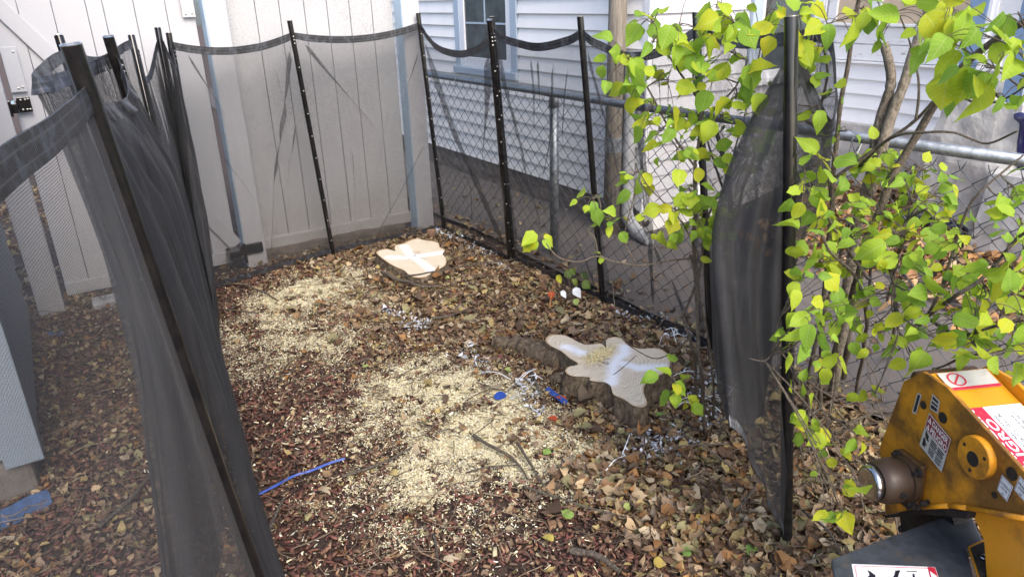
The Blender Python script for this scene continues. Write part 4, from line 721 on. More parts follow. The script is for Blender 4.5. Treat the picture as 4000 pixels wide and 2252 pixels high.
def cutwood(name, paint, zf):
    t = NT(name); a = t.new('ShaderNodeAttribute'); a.attribute_name = 'ring'
    v = t.geo(); n = t.noise(v, 14, 5); fine = t.noise(t.geo((90, 14, 1)), 2.0, 4)
    r = t.math('ADD', a.outputs['Fac'], t.math('MULTIPLY', n, .16))
    ring = t.math('SINE', t.math('MULTIPLY', r, 105)); ring = t.math('MULTIPLY', t.math('ADD', ring, 1), .5)
    c = t.mix(t.math('MULTIPLY', t.math('MULTIPLY', ring, t.noise(v, 30, 3)), 1.35), (.68, .60, .46), (.46, .365, .24))
    c = t.mix(t.math('MULTIPLY', fine, .45), c, (.66, .60, .49))
    heart = t.ramp(t.math('ADD', a.outputs['Fac'], t.math('MULTIPLY', t.noise(v, 9, 5), .45)), [(.40, (1, 1, 1)), (.62, (0, 0, 0))])
    c = t.mix(t.math('MULTIPLY', heart, t.ramp(t.noise(t.geo((60, 18, 1)), 1.6, 6), [(.46, (0, 0, 0)), (.60, (.8, .8, .8))])), c, (.27, .17, .10))
    edge = t.ramp(a.outputs['Fac'], [(.955, (0, 0, 0)), (.985, (1, 1, 1))]); c = t.mix(edge, c, (.42, .29, .16))
    # sprayed white cross
    g = t.new('ShaderNodeNewGeometry'); sep = t.new('ShaderNodeSeparateXYZ'); t.l(g.outputs['Position'], sep.inputs[0]); px, py = sep.outputs[0], sep.outputs[1]
    wob = t.math('ADD', t.math('MULTIPLY', t.math('SUBTRACT', t.noise(v, 22, 4), .5), .03), t.math('MULTIPLY', t.math('SUBTRACT', t.noise(v, 220, 3, .8), .5), .035)); best = None
    for s in paint:
        for (x0, y0), (x1, y1) in zip(s[:-1], s[1:]):
            dx_, dy_ = x1-x0, y1-y0; L2 = dx_*dx_+dy_*dy_
            ax_ = t.math('SUBTRACT', px, x0); ay_ = t.math('SUBTRACT', py, y0)
            h_ = t.math('DIVIDE', t.math('ADD', t.math('MULTIPLY', ax_, dx_), t.math('MULTIPLY', ay_, dy_)), L2)
            h_ = t.math('MINIMUM', t.math('MAXIMUM', h_, 0.0), 1.0)
            ex_ = t.math('SUBTRACT', ax_, t.math('MULTIPLY', h_, dx_)); ey_ = t.math('SUBTRACT', ay_, t.math('MULTIPLY', h_, dy_))
            dd = t.math('SQRT', t.math('ADD', t.math('MULTIPLY', ex_, ex_), t.math('MULTIPLY', ey_, ey_)))
            best = dd if best is None else t.math('MINIMUM', best, dd)
    mr = t.new('ShaderNodeMapRange'); mr.interpolation_type = 'SMOOTHSTEP'; mr.inputs[1].default_value = .004; mr.inputs[2].default_value = .046; mr.inputs[3].default_value = .96; mr.inputs[4].default_value = 0
    t.l(t.math('ADD', best, wob), mr.inputs[0])
    ck = t.ramp(t.noise(t.geo((5, 55, 1)), 1.3, 3, .5), [(.485, (0, 0, 0)), (.5, (.8, .8, .8)), (.515, (0, 0, 0))]); c = t.mix(t.math('MULTIPLY', ck, .6), c, (.20, .13, .075))
    c = t.mix(mr.outputs[0], c, (.80, .82, .85))
    t.base(c, .75, 0, .25); t.bump(t.math('ADD', fine, t.math('MULTIPLY', ring, .25)), .22, .004); return t.m
st1, c1 = stump(DATA['STUMP1'], .075, DATA['PAINT1'], 'rounded pale stump with white sprayed cross near the back corner', 1.0, .05, (0, .05))
st2, c2 = stump(DATA['STUMP2'], .115, DATA['PAINT2'], 'large star-lobed pale stump with white spray paint and bark roots, nearer the camera', 2.0, .055)
for pts in DATA['ROOT2']:
    pts = [(p[0], p[1], .02+.02*i/len(pts)) for i, p in enumerate(pts)]
    sp = smooth_path(pts, 8); mb = MB(); mb.tube(sp, [.028+.05*i/len(sp)+.012*noise.noise((i*.6, 1, 2)) for i in range(len(sp))], 12)
    mb.v = [tuple(Vector(v)+Vector((noise.noise(Vector(v)*40), noise.noise(Vector(v)*40+Vector((5, 5, 5))), noise.noise(Vector(v)*34)))*.012) for v in mb.v]
    mb.build('root', M['bark'], st2, smooth=True)

# ------------------------------------------------------------------ scattered litter (numpy)
S1 = np.array(DATA['STUMP1']); S2 = np.array(DATA['STUMP2'])
def clear(x, y, pad=1.04):
    k = np.ones(len(x), bool)
    for S_ in (S1, S2):
        c_ = S_.mean(0); k &= ~inpoly(x, y, (c_+(S_-c_)*pad).tolist())
    return k
def gzv(x, y): return np.array([gz(a, b_) for a, b_ in zip(x, y)])
def rotmats(yaw, tx, ty):
    cz, sz = np.cos(yaw), np.sin(yaw); cx_, sx_ = np.cos(tx), np.sin(tx); cy_, sy_ = np.cos(ty), np.sin(ty); o, z = np.ones_like(yaw), np.zeros_like(yaw)
    Rz = np.stack([np.stack([cz, -sz, z], -1), np.stack([sz, cz, z], -1), np.stack([z, z, o], -1)], -2)
    Rx = np.stack([np.stack([o, z, z], -1), np.stack([z, cx_, -sx_], -1), np.stack([z, sx_, cx_], -1)], -2)
    Ry = np.stack([np.stack([cy_, z, sy_], -1), np.stack([z, o, z], -1), np.stack([-sy_, z, cy_], -1)], -2)
    return Rz @ Rx @ Ry
def bulk(name, local, faces, pos, Rm, cols, mat, label, kind='stuff', cat=None, parent=None, smooth=False):
    n, nv = local.shape[:2]; W_ = np.einsum('nij,nvj->nvi', Rm, local) + pos[:, None, :]
    if parent is not None: W_ = W_-np.array(wloc(parent))
    me = bpy.data.meshes.new(name); F = np.array(faces); k = F.shape[1]
    me.vertices.add(n*nv); me.vertices.foreach_set('co', W_.astype(np.float32).ravel())
    allF = (F[None]+(np.arange(n)*nv)[:, None, None]).reshape(-1, k); nf = len(allF)
    me.loops.add(nf*k); me.loops.foreach_set('vertex_index', allF.astype(np.int32).ravel())
    me.polygons.add(nf); me.polygons.foreach_set('loop_start', (np.arange(nf)*k).astype(np.int32)); me.polygons.foreach_set('loop_total', np.full(nf, k, np.int32))
    ca = me.color_attributes.new('Col', 'FLOAT_COLOR', 'POINT'); cc = np.concatenate([np.repeat(cols, nv, 0), np.ones((n*nv, 1))], 1)
    ca.data.foreach_set('color', cc.astype(np.float32).ravel())
    me.materials.append(mat); me.update(calc_edges=True)
    if smooth: me.polygons.foreach_set('use_smooth', [True]*nf)
    o = bpy.data.objects.new(name, me); COL.objects.link(o)
    if parent is not None: o.parent = parent
    return tag(o, label, cat, kind=kind)
def sample(n, x0, x1, y0, y1, dens):
    out = []; tot = 0
    while tot < n:
        x = rng.uniform(x0, x1, n*2); y = rng.uniform(y0, y1, n*2); k = (rng.uniform(0, 1, n*2) < dens(x, y)) & clear(x, y)
        out.append(np.stack([x[k], y[k]], 1)); tot += k.sum()
    return np.concatenate(out)[:n]
SAW = np.array(DATA['SAW'])
def sawd(x, y):
    d = np.zeros_like(x)
    for cx_, cy_, r, w_ in SAW: d = np.maximum(d, w_*np.exp(-((x-cx_)**2+(y-cy_)**2)/(2*(r*.8)**2)))
    return d
def vnoise(x, y, s, seed): return np.array([noise.noise((a*s, b_*s, seed)) for a, b_ in zip(x, y)])
# where the leaves lie thick (right and back) versus bare red mulch (left, front middle)
def leafd(x, y):
    inside = 1/(1+np.exp(-(x - (1.18 + .12*np.sin(y*3)) )*6))
    front = 1/(1+np.exp(-(x-1.32)*12))
    k = np.where(y < 1.9, front, inside)
    k = np.where(x < .2, .38, k)
    return np.clip(k*(1-.9*np.clip(1.3*sawd(x, y), 0, 1))*(.75+.9*vnoise(x, y, 5, 7.7)) + .05, 0, 1)
pal_chip = 1.7*np.array([[.060, .026, .020], [.085, .036, .027], [.045, .022, .018], [.11, .055, .035], [.030, .018, .015], [.075, .045, .030], [.16, .10, .06], [.10, .040, .032]])
def chips(n, region, name, label, pal, dens, smin, smax, zs):
    p = sample(n, *region, dens); n = len(p); z = gzv(p[:, 0], p[:, 1])
    Lx = rng.uniform(smin, smax, n); Ly = Lx*rng.uniform(.22, .6, n); Lz = np.clip(Lx*rng.uniform(.10, .28, n), .0015, .008)
    base = np.array([[-1, -.8, -1], [1, -.55, -1], [.8, .8, -1], [-.9, .6, -1], [-.8, -.7, 1], [.85, -.6, 1], [.9, .6, 1], [-1, .75, 1]])*.5
    loc = base[None]*np.stack([Lx, Ly, Lz], 1)[:, None, :]*(1+rng.uniform(-.25, .25, (n, 8, 3)))
    F = [(3, 2, 1, 0), (4, 5, 6, 7), (0, 1, 5, 4), (1, 2, 6, 5), (2, 3, 7, 6), (3, 0, 4, 7)]
    Rm = rotmats(rng.uniform(0, 6.28, n), rng.normal(0, .32, n), rng.normal(0, .32, n))
    cols = pal[rng.integers(0, len(pal), n)]*rng.uniform(.7, 1.45, (n, 1))
    pale = rng.uniform(0, 1, n) < .55*np.clip(sawd(p[:, 0], p[:, 1]), 0, 1); cols[pale] = np.array([.60, .52, .33])*rng.uniform(.6, 1.1, (pale.sum(), 1))
    return bulk(name, loc, F, np.stack([p[:, 0], p[:, 1], z+rng.uniform(*zs, n)], 1), Rm, cols, M['chips'], label)
def mulchd(x, y): return np.where((x > 2.42) | (y > 4.62), .03, np.clip(1.05-.6*leafd(x, y), .2, 1))
chips(52000, (-.9, 2.6, .75, 4.7), 'bark_mulch', 'reddish brown shredded bark mulch covering the yard floor', pal_chip, mulchd, .010, .036, (.0, .022))
# leaves
pal_leaf = np.array([1.24, 1.24, 1.22])*np.array([[.17, .10, .055], [.24, .155, .085], [.31, .22, .125], [.12, .07, .042], [.36, .27, .16], [.25, .13, .05], [.31, .24, .10], [.20, .14, .095], [.38, .31, .21], [.15, .108, .075], [.22, .20, .10], [.09, .058, .038]])
def leaf_local(n, L_, kind):
    if kind == 'ovate':
        us = np.array([0, .18, .42, .68, .88, 1.0]); ws = np.array([.03, .30, .40, .31, .14, .01])
        vs = []; 
        for u, w_ in zip(us, ws): vs += [(-w_, u-.5), (0, u-.5), (w_, u-.5)]
        F = []
        for i in range(5):
            for k in range(2): F.append((i*3+k, i*3+k+1, (i+1)*3+k+1, (i+1)*3+k))
    else:
        k = 15; rad = [1, .42, .9, .38, .75, .35, .55, .15, .55, .35, .75, .38, .9, .42, 1]; ang = np.linspace(-2.6, 2.6, k)
        rad = [.45, .62, .35, .85, .40, .80, .45, 1.0, .45, .80, .40, .85, .35, .62, .45]
        vs = [(0, -.12)] + [(.5*r*math.sin(a), .5*r*math.cos(a)) for r, a in zip(rad, ang)]
        F = [(0, i, i+1, i+1) for i in range(1, k)]
    vs = np.array(vs); l = np.zeros((n, len(vs), 3)); l[:, :, :2] = vs[None]
    l[:, :, :2] *= (1+rng.uniform(-.26, .26, (n, len(vs), 2)))
    l[:, :, 0] *= rng.uniform(.55, 1.05, (n, 1))
    cu = rng.normal(.2, .8, (n, 1)); cv = rng.normal(.9, 1.4, (n, 1)); tw = rng.normal(0, 1.0, (n, 1))
    l[:, :, 2] = cu*(l[:, :, 1]**2) + cv*(l[:, :, 0]**2) + tw*l[:, :, 0]*l[:, :, 1] + rng.normal(0, .045, (n, len(vs)))
    return l*L_[:, None, None], F
def leaves(n, region, name, label, dens, smin, smax, zs, kind, pal, tilt=.34):
    p = sample(n, *region, dens); n = len(p); z = gzv(p[:, 0], p[:, 1]); L_ = rng.uniform(smin, smax, n)
    loc, F = leaf_local(n, L_, kind)
    if kind != 'ovate': F = [f[:3] for f in F]
    Rm = rotmats(rng.uniform(0, 6.28, n), rng.normal(0, tilt, n), rng.normal(0, tilt, n))
    cols = pal[rng.integers(0, len(pal), n)]*rng.uniform(.65, 1.3, (n, 1))
    return bulk(name, loc, F, np.stack([p[:, 0], p[:, 1], z+rng.uniform(*zs, n)], 1), Rm, cols, M['litter'], label, smooth=True)
def d_in(x, y): return leafd(x, y)*np.where(x > 2.42, .04, 1)
leaves(24000, (-.9, 2.75, .75, 4.75), 'leaf_litter', 'brown and tan dead leaves strewn over the mulch', d_in, .012, .044, (.004, .030), 'ovate', pal_leaf)
leaves(5000, (-.9, 2.75, .75, 4.75), 'lobed_leaf_litter', 'lobed dry leaves mixed into the litter', d_in, .02, .052, (.008, .034), 'maple', pal_leaf)
leaves(4200, (1.25, 2.5, .7, 1.75), 'foreground_leaf_litter', 'thick curled dead leaves at the foot of the shrubs', lambda x, y: np.ones_like(x)*.9, .022, .056, (.010, .042), 'ovate', pal_leaf, .32)
pal_or = np.array([[.46, .24, .09], [.50, .32, .16], [.38, .20, .09], [.55, .40, .24], [.30, .17, .09]])
leaves(2600, (3.3, 5.1, .6, 3.2), 'driveway_leaf_litter', 'orange-brown leaves drifted against the porch foundation', lambda x, y: np.clip((x-3.6)/1.2, .02, 1), .05, .11, (.03, .09), 'ovate', pal_or)
leaves(420, (2.5, 3.4, .8, 6.0), 'sparse_leaf_litter', 'few small leaves scattered on the asphalt', lambda x, y: np.clip(.9-(x-2.5)*5, .05, 1), .03, .06, (.03, .045), 'ovate', pal_leaf, .15)
leaves(1400, (-.6, 1.1, 4.76, 8.5), 'back_leaf_litter', 'dead leaves on the ground beyond the gate gaps', lambda x, y: np.ones_like(x), .04, .08, (.0, .03), 'ovate', pal_leaf)
leaves(420, (-.9, 2.42, .75, 4.6), 'large_leaf_litter', 'larger dry leaves lying on top of the litter', d_in, .05, .085, (.02, .045), 'maple', pal_leaf, .2)
leaves(380, (.9, 2.42, .75, 4.6), 'curled_leaf_litter', 'larger curled ovate leaves on top of the litter', d_in, .05, .08, (.02, .045), 'ovate', pal_leaf, .3)
# thin stems and debris
pal_st = np.array([[.12, .085, .06], [.20, .15, .10], [.28, .21, .14], [.07, .05, .04]])
def stems(n, region, dens):
    p = sample(n, *region, dens); n = len(p); L_ = rng.uniform(.05, .22, n); r = rng.uniform(.0008, .0022, n)
    t_ = np.array([-.5, -.2, .15, .5]); loc = np.zeros((n, 12, 3)); bend = rng.normal(0, .16, (n, 4)); 
    for j in range(4):
        for k in range(3):
            a = 2.094*k; loc[:, j*3+k, 0] = t_[j]*L_; loc[:, j*3+k, 1] = bend[:, j]*L_*.5+r*math.cos(a); loc[:, j*3+k, 2] = r*math.sin(a)
    F = [(j*3+k, j*3+(k+1) % 3, (j+1)*3+(k+1) % 3, (j+1)*3+k) for j in range(3) for k in range(3)]
    Rm = rotmats(rng.uniform(0, 6.28, n), rng.normal(0, .1, n), rng.normal(0, .14, n))
    cols = pal_st[rng.integers(0, 4, n)]*rng.uniform(.7, 1.3, (n, 1))
    return bulk('twig_litter', loc, F, np.stack([p[:, 0], p[:, 1], gzv(p[:, 0], p[:, 1])+rng.uniform(.015, .05, n)], 1), Rm, cols, M['chips'], 'thin dry twigs scattered through the litter')
stems(2600, (-.9, 2.6, .75, 4.7), lambda x, y: np.ones_like(x))
# sawdust flakes
pal_saw = np.array([[.80, .72, .45], [.84, .78, .55], [.74, .64, .38], [.82, .75, .48], [.86, .82, .66]])
def sawdust(n, dens, name, label, zs=(.014, .028), fs=(.0018, .0062)):
    p = sample(n, .0, 2.35, .9, 4.6, dens); n = len(p); s = rng.uniform(*fs, n)
    base = np.array([[-.5, -.3, 0], [.5, -.25, .1], [.45, .3, 0], [-.45, .28, .12]]); loc = base[None]*s[:, None, None]*(1+rng.uniform(-.35, .35, (n, 4, 3))); asp = rng.uniform(.6, 2.2, n)**1.3; loc[:, :, 0] *= asp[:, None]; loc[:, :, 1] /= (asp[:, None]**.6); loc[:, :, 2] += rng.normal(0, .25, (n, 4))*s[:, None]
    Rm = rotmats(rng.uniform(0, 6.28, n), rng.normal(0, .45, n), rng.normal(0, .45, n)); cols = pal_saw[rng.integers(0, 5, n)]*rng.uniform(.8, 1.1, (n, 1))
    return bulk(name, loc, [(0, 1, 2, 3)], np.stack([p[:, 0], p[:, 1], gzv(p[:, 0], p[:, 1])+rng.uniform(*zs, n)], 1), Rm, cols, M['dust'], label)
def sd(x, y):
    k = np.clip(sawd(x, y), 0, 1)**1.35; return np.clip(k*(.6+1.5*vnoise(x, y, 8, 2.0)+.8*vnoise(x, y, 26, 5.0)), 0, 1)
sawdust(170000, sd, 'sawdust', 'pale yellow sawdust flakes heaped in patches around the stumps')
sawdust(4200, lambda x, y: np.clip(np.where(x < 1.5, .8, .15), 0, 1), 'scattered_wood_flakes', 'stray pale wood flakes dotted over the red mulch', (.016, .03), (.003, .011))
# sawdust heap on the big stump
pc = np.array(DATA['PILE2']); n = 2600; ang = rng.uniform(0, 6.28, n); rr = np.abs(rng.normal(0, 1, n)); lx = rr*np.cos(ang)*.055; ly = rr*np.sin(ang)*.026; ca, sa = math.cos(.3), math.sin(.3)
xx = pc[0]+lx*ca-ly*sa; yy = pc[1]+lx*sa+ly*ca; s = rng.uniform(.003, .008, n); base = np.array([[-.5, -.3, 0], [.5, -.25, .1], [.45, .3, 0], [-.45, .28, .12]])
k = inpoly(xx, yy, DATA['STUMP2'])
bulk('sawdust_heap', (base[None]*s[:, None, None]*(1+rng.uniform(-.35, .35, (n, 4, 3))))[k], [(0, 1, 2, 3)], np.stack([xx, yy, .118+.012*np.exp(-rr**2)*rng.uniform(0, 1, n)], 1)[k], rotmats(rng.uniform(0, 6.28, n), rng.normal(0, .5, n), rng.normal(0, .5, n))[k], (pal_saw[rng.integers(0, 5, n)]*np.array([1, .95, .8]))[k], M['dust'], 'small heap of coarse sawdust on the big lobed stump')
# white sprayed leaves and twigs along the marked line
P_ = []; 
for x, y, r, n in DATA['WPAINT']: P_.append(np.stack([rng.normal(x, r*.55, n), rng.normal(y, r*.55, n)], 1))
P_ = np.concatenate(P_); P_ = P_[clear(P_[:, 0], P_[:, 1])]; n = len(P_); L_ = rng.uniform(.012, .034, n); loc, F = leaf_local(n, L_, 'ovate'); loc[:, :, 0] *= rng.uniform(.2, .9, (n, 1))
bulk('painted_litter', loc, F, np.stack([P_[:, 0], P_[:, 1], gzv(P_[:, 0], P_[:, 1])+rng.uniform(.03, .055, n)], 1), rotmats(rng.uniform(0, 6.28, n), rng.normal(0, .4, n), rng.normal(0, .4, n)), np.array([[.62, .65, .69]])*rng.uniform(.5, 1.1, (n, 1)), M['dust'], 'leaves and chips sprayed white along the marking lines', smooth=True)

# ------------------------------------------------------------------ single leaves (shared meshes)
def leaf_mesh(name, mat, seed, droop=.12, fold=.18, wid=.40, twist=0.0, side=0.0):
    r = random.Random(seed*17+3); us = [0, .06, .16, .30, .46, .62, .76, .88, 1.0]
    ws = [.0, .24, .36, .42, .40, .31, .19, .08, 0]; vs = []
    for u, w_ in zip(us, ws):
        w_ *= wid/.40*r.uniform(.9, 1.1); z0 = -droop*u*u + .03*math.sin(u*7+seed); bendx = side*u*u
        for k in (-1, -.5, 0, .5, 1):
            kk = k*(1+.10*r.uniform(-1, 1)*abs(k)); yb = u - (.06*abs(k) if u < .12 else 0) + r.uniform(-.012, .012)*abs(k)
            z = z0 + fold*abs(kk)*w_*(1.2-abs(k)*.5) + twist*k*w_*u + r.uniform(-.03, .03)*abs(k)
            vs.append((w_*kk+bendx, yb, z))
    F = [(i*5+k, i*5+k+1, (i+1)*5+k+1, (i+1)*5+k) for i in range(8) for k in range(4)]
    me = bpy.data.meshes.new(name); me.from_pydata(vs, [], F); me.materials.append(mat); me.polygons.foreach_set('use_smooth', [True]*len(F)); return me
LEAFV = ((.10, .16, .36, .1, .05), (.35, .30, .42, -.3, -.06), (-.10, .10, .33, .2, .0), (.45, .6, .40, .4, .08), (.15, -.15, .44, -.2, .0), (.6, .35, .30, .6, .1), (.2, .9, .38, .0, -.1), (.0, .25, .40, -.7, .12), (.8, .2, .36, .3, .0))
LM = {k: [leaf_mesh('leaf_blade', M[m], i, *p) for i, p in enumerate(LEAFV)] for k, m in
      dict(g='leaf', d='leaf_dark', fg='leaf_fg', fy='leaf_fy', fr='leaf_fr', w='leaf_white').items()}
def place_leaf(name, key, parent, pos, direction, normal, size, r):
    y = Vector(direction).normalized(); z = Vector(normal); z = (z - y*z.dot(y)); z = z.normalized() if z.length > 1e-4 else y.orthogonal().normalized(); x = y.cross(z)
    m = Matrix((x, y, z)).transposed()
    o = link(name, LM[key][r.randrange(len(LEAFV))], parent, pos); o.rotation_euler = m.to_euler(); o.scale = (size*r.uniform(.85, 1.1), size, size); return o
def shrub(name, spec, label, key, twigmat, seed, maxleaf=300, thick=None, group='shrubs by the fence', scale=1.0):
    r = random.Random(seed); base = spec['stems'][0][0][0]
    root = empty(name, (base[0], base[1], 0), label, 'shrub', group)
    allp = []
    for si, (pts, r0, r1) in enumerate(spec['stems']):
        sp = smooth_path(pts, 7); jit = []
        for i, p in enumerate(sp): jit.append(p + Vector((noise.noise(p*7+Vector((seed, 0, 0))), noise.noise(p*7+Vector((0, seed, 5))), noise.noise(p*7+Vector((9, 0, seed)))))*min(.018, .5*r0+.004))
        n = len(jit); radii = [(r0+(r1-r0)*i/(n-1))*(1+.18*noise.noise((i*.9, si, seed))) for i in range(n)]
        mat = M['deadwood'] if thick and si in thick else M[twigmat]
        MB().tube(jit, radii, 10 if r0 > .01 else 6).build('stem', mat, root, smooth=True); allp += jit
    cnt = 0; extra = []
    for (cx_, cy_, cz_, rad, n, sz) in spec['clusters']:
        c = Vector((cx_, cy_, cz_)); near = min(allp, key=lambda p: (p-c).length + (0.05 if p.z > c.z+.05 else 0))
        tw = MB(); mid = (near+c)/2 + Vector((r.uniform(-1, 1), r.uniform(-1, 1), r.uniform(-.5, .8)))*.12*(near-c).length
        path = smooth_path([near, mid, c], 5); tw.tube(path, [.0026-.0012*i/len(path) for i in range(len(path))], 5)
        for q in range(n):
            o = Vector((r.gauss(0, 1), r.gauss(0, 1), r.gauss(0, .8))); o = o.normalized()*rad*r.uniform(.15, 1.0)
            pos = c + o
            d = (o.normalized()*.9 + Vector((r.uniform(-.6, .6), r.uniform(-.6, .6), -.45+r.uniform(-.3, .3))))
            nrm = Vector((-.45, -.65, .75)) + Vector((r.gauss(0, 1), r.gauss(0, 1), r.gauss(0, 1)))*.55
            place_leaf('leaf', key, root, pos, d, nrm, sz*r.choice((.5, .7, .82, .9, .98, 1.06)), r); cnt += 1
            pp = path[r.randrange(len(path)//2, len(path))]
            tw.tube(smooth_path([pp, (pp+pos)/2+Vector((0, 0, .01)), pos], 3), [.0014, .0013, .0012, .0011, .001, .0009, .0009], 4)
        tw.build('twig', M[twigmat], root, smooth=True)
    return root
shrub('sapling', DATA['SAP'], 'slender yellow-green sapling with bare lower stems behind the big stump', 'g', 'twig', 11)
shrub('tall_shrub', DATA['BIG'], 'tall shrub with a split dead trunk and leafy branches beside the loose mesh', 'g', 'twig', 23, thick=(0, 1))
shrub('bushy_shrub', DATA['BUSH'], 'dense yellow-green bush against the chain-link rail below the split dead trunk', 'g', 'twig', 37)
shrub('spreading_shrub', DATA['SPREAD'], 'spreading yellow-green branches at the right edge above the grinder sticker', 'g', 'twig', 53)
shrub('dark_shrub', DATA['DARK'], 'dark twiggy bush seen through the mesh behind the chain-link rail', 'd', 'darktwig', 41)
# bare tangled twigs at the foot of the shrubs
r = random.Random(5)
tg = MB()
for i in range(70):
    a = Vector((r.uniform(1.75, 2.55), r.uniform(.75, 1.6), r.uniform(.02, .12))); d = Vector((r.gauss(0, 1), r.gauss(0, 1), r.uniform(-.1, .9))).normalized(); ln = r.uniform(.15, .5)
    tg.tube(smooth_path([a, a+d*ln*.5+Vector((r.gauss(0, .03), r.gauss(0, .03), r.gauss(0, .03))), a+d*ln+Vector((r.gauss(0, .06), r.gauss(0, .06), -.04))], 4), [.0035-.0026*i_/8 for i_ in range(9)], 5)
tag(tg.build('brush_tangle', M['twig'], smooth=True), 'tangle of thin bare twigs at the foot of the tall shrub', 'brush', kind='stuff')
# fallen single leaves
names = {'g': 'fg', 'y': 'fy', 'r': 'fr'}
for i, (x, y, z, k, lab) in enumerate(DATA['FALLEN']):
    o = place_leaf('fallen_leaf', names[k], None, (x, y, z+gz(x, y)), (r.uniform(-1, 1), r.uniform(-1, 1), .05), (r.gauss(-.1, .25), r.gauss(-.3, .25), 1), r.uniform(.034, .05), r)
    tag(o, lab, 'leaf', 'bright single leaves on the ground')
# ivy seedling with white painted leaves near the mesh
iv = empty('ivy_seedling', DATA['IVY'][0], 'small leafy seedling with two white-sprayed leaves at the foot of the mesh', 'seedling')
ip = Vector(DATA['IVY'][0])
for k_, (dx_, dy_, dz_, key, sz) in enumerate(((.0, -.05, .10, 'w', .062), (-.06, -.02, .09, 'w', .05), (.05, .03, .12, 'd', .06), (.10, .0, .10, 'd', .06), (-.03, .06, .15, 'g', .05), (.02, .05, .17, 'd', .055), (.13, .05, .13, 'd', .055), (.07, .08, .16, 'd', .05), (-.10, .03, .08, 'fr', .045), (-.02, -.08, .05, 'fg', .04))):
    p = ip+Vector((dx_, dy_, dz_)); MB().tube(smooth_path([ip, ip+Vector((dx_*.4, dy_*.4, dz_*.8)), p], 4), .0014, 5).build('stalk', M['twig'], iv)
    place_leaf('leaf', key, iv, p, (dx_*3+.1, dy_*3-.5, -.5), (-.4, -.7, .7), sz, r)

# ------------------------------------------------------------------ sticks, plastic scraps
stick_labels = ['thick peeled stick lying in front of the far stump', 'long thin stick leaning across the front of the far stump', 'short brown stick on the mulch by the left mesh at the back', 'thin twig lying on red mulch below the gate latch', 'curved grey stick in leaves right of the far sawdust patch', 'grey stick crossing the main sawdust patch', 'short grey stick beside the blue strip near the left mesh', 'bent twig at the right edge of the sawdust patch', 'bark-covered stick at the bottom edge of the photo', 'thin twig across the lower sawdust patch', 'thin twig resting up onto the big lobed stump', 'long thin branch lying behind the big lobed stump', 'grey branch piece above the blue strip', 'short curved grey stick left of the big stump', 'long pale stick on the ground behind the left mesh', 'long thin twig in leaves below the big stump', 'thin twig on mulch between the two sawdust patches', 'short twig at the bottom centre of the photo', 'thin stick leaning at the foot of the loose mesh', 'straw-coloured stick beside the black machine guard']
srad = [.012, .006, .006, .004, .007, .007, .007, .006, .012, .004, .0025, .004, .006, .009, .008, .005, .004, .005, .004, .005]
for i, pts in enumerate(DATA['STICKS']):
    pts = [(p[0], p[1], p[2]+.012) for p in pts]; sp = smooth_path(pts, 7); n = len(sp); rr_ = srad[i]
    sp = [p+Vector((noise.noise(p*9), noise.noise(p*9+Vector((3, 3, 3))), .3*noise.noise(p*8)))*rr_*1.3 for p in sp]
    o = MB().tube(sp, [rr_*(1-.5*k/n)*(1+.2*noise.noise((k*.7, i, 0))) for k in range(n)], 8).build('stick', M['stick'], loc=tuple(sp[0]), smooth=True)
    tag(o, stick_labels[i], 'stick', 'loose sticks on the ground')
pw = MB()
for i in range(22):
    x, y, rr_, n_ = DATA['WPAINT'][r.choice([13, 14, 15, 16, 17, 18, 7])]; x += r.gauss(0, rr_*.7); y += r.gauss(0, rr_*.7); a = r.uniform(0, 6.28); ln = r.uniform(.05, .16)
    if not clear(np.array([x]), np.array([y]))[0]: continue
    pw.tube(smooth_path([(x, y, .045), (x+math.cos(a)*ln*.5, y+math.sin(a)*ln*.5, .055), (x+math.cos(a+.05)*ln, y+math.sin(a+.05)*ln, .04)], 4), .0018, 6)
tag(pw.build('painted_twigs', M['white_twig'], smooth=True), 'white-sprayed twigs in the litter around the big stump', 'twigs', kind='stuff')
def ribbon(pts, w, mat, name, label, cat, curl=.3):
    sp = smooth_path(pts, 6); mb = MB(); vs = []
    for i, p in enumerate(sp):
        d = (sp[min(i+1, len(sp)-1)]-sp[max(i-1, 0)]).normalized(); s_ = Vector((-d.y, d.x, curl)).normalized()*w/2*(1 if 0 < i < len(sp)-1 else .5); vs += [p-s_, p+s_]
    mb.add(vs, [(2*i, 2*i+1, 2*i+3, 2*i+2) for i in range(len(sp)-1)])
    o = mb.build(name, M[mat], loc=tuple(sp[0])); md = o.modifiers.new('s', 'SOLIDIFY'); md.thickness = .0012
    return tag(o, label, cat)
ribbon(DATA['BLUESTRIP'], .008, 'blue_tape', 'plastic_strip', 'long bright blue plastic strip lying on the red mulch', 'strip', .9)
ribbon(DATA['BLUE2'], .022, 'blue_tape', 'plastic_scrap', 'folded bright blue plastic scrap left of the big stump', 'scrap', .6)
ribbon(DATA['BLUE3'], .030, 'blue_tape', 'plastic_scrap', 'small blue plastic scrap on sawdust left of the big stump', 'scrap', .3)
ribbon(DATA['BLUESHEET'], .05, 'blue_dull', 'plastic_scrap', 'dull blue plastic scrap at the foot of the leftmost fence post', 'scrap', .1)
ribbon([p for p in DATA['BLUETARP'][:4]], .075, 'blue_dull', 'tarp_scrap', 'crumpled blue tarp scrap on the ground seen through the near mesh', 'tarp', .5)

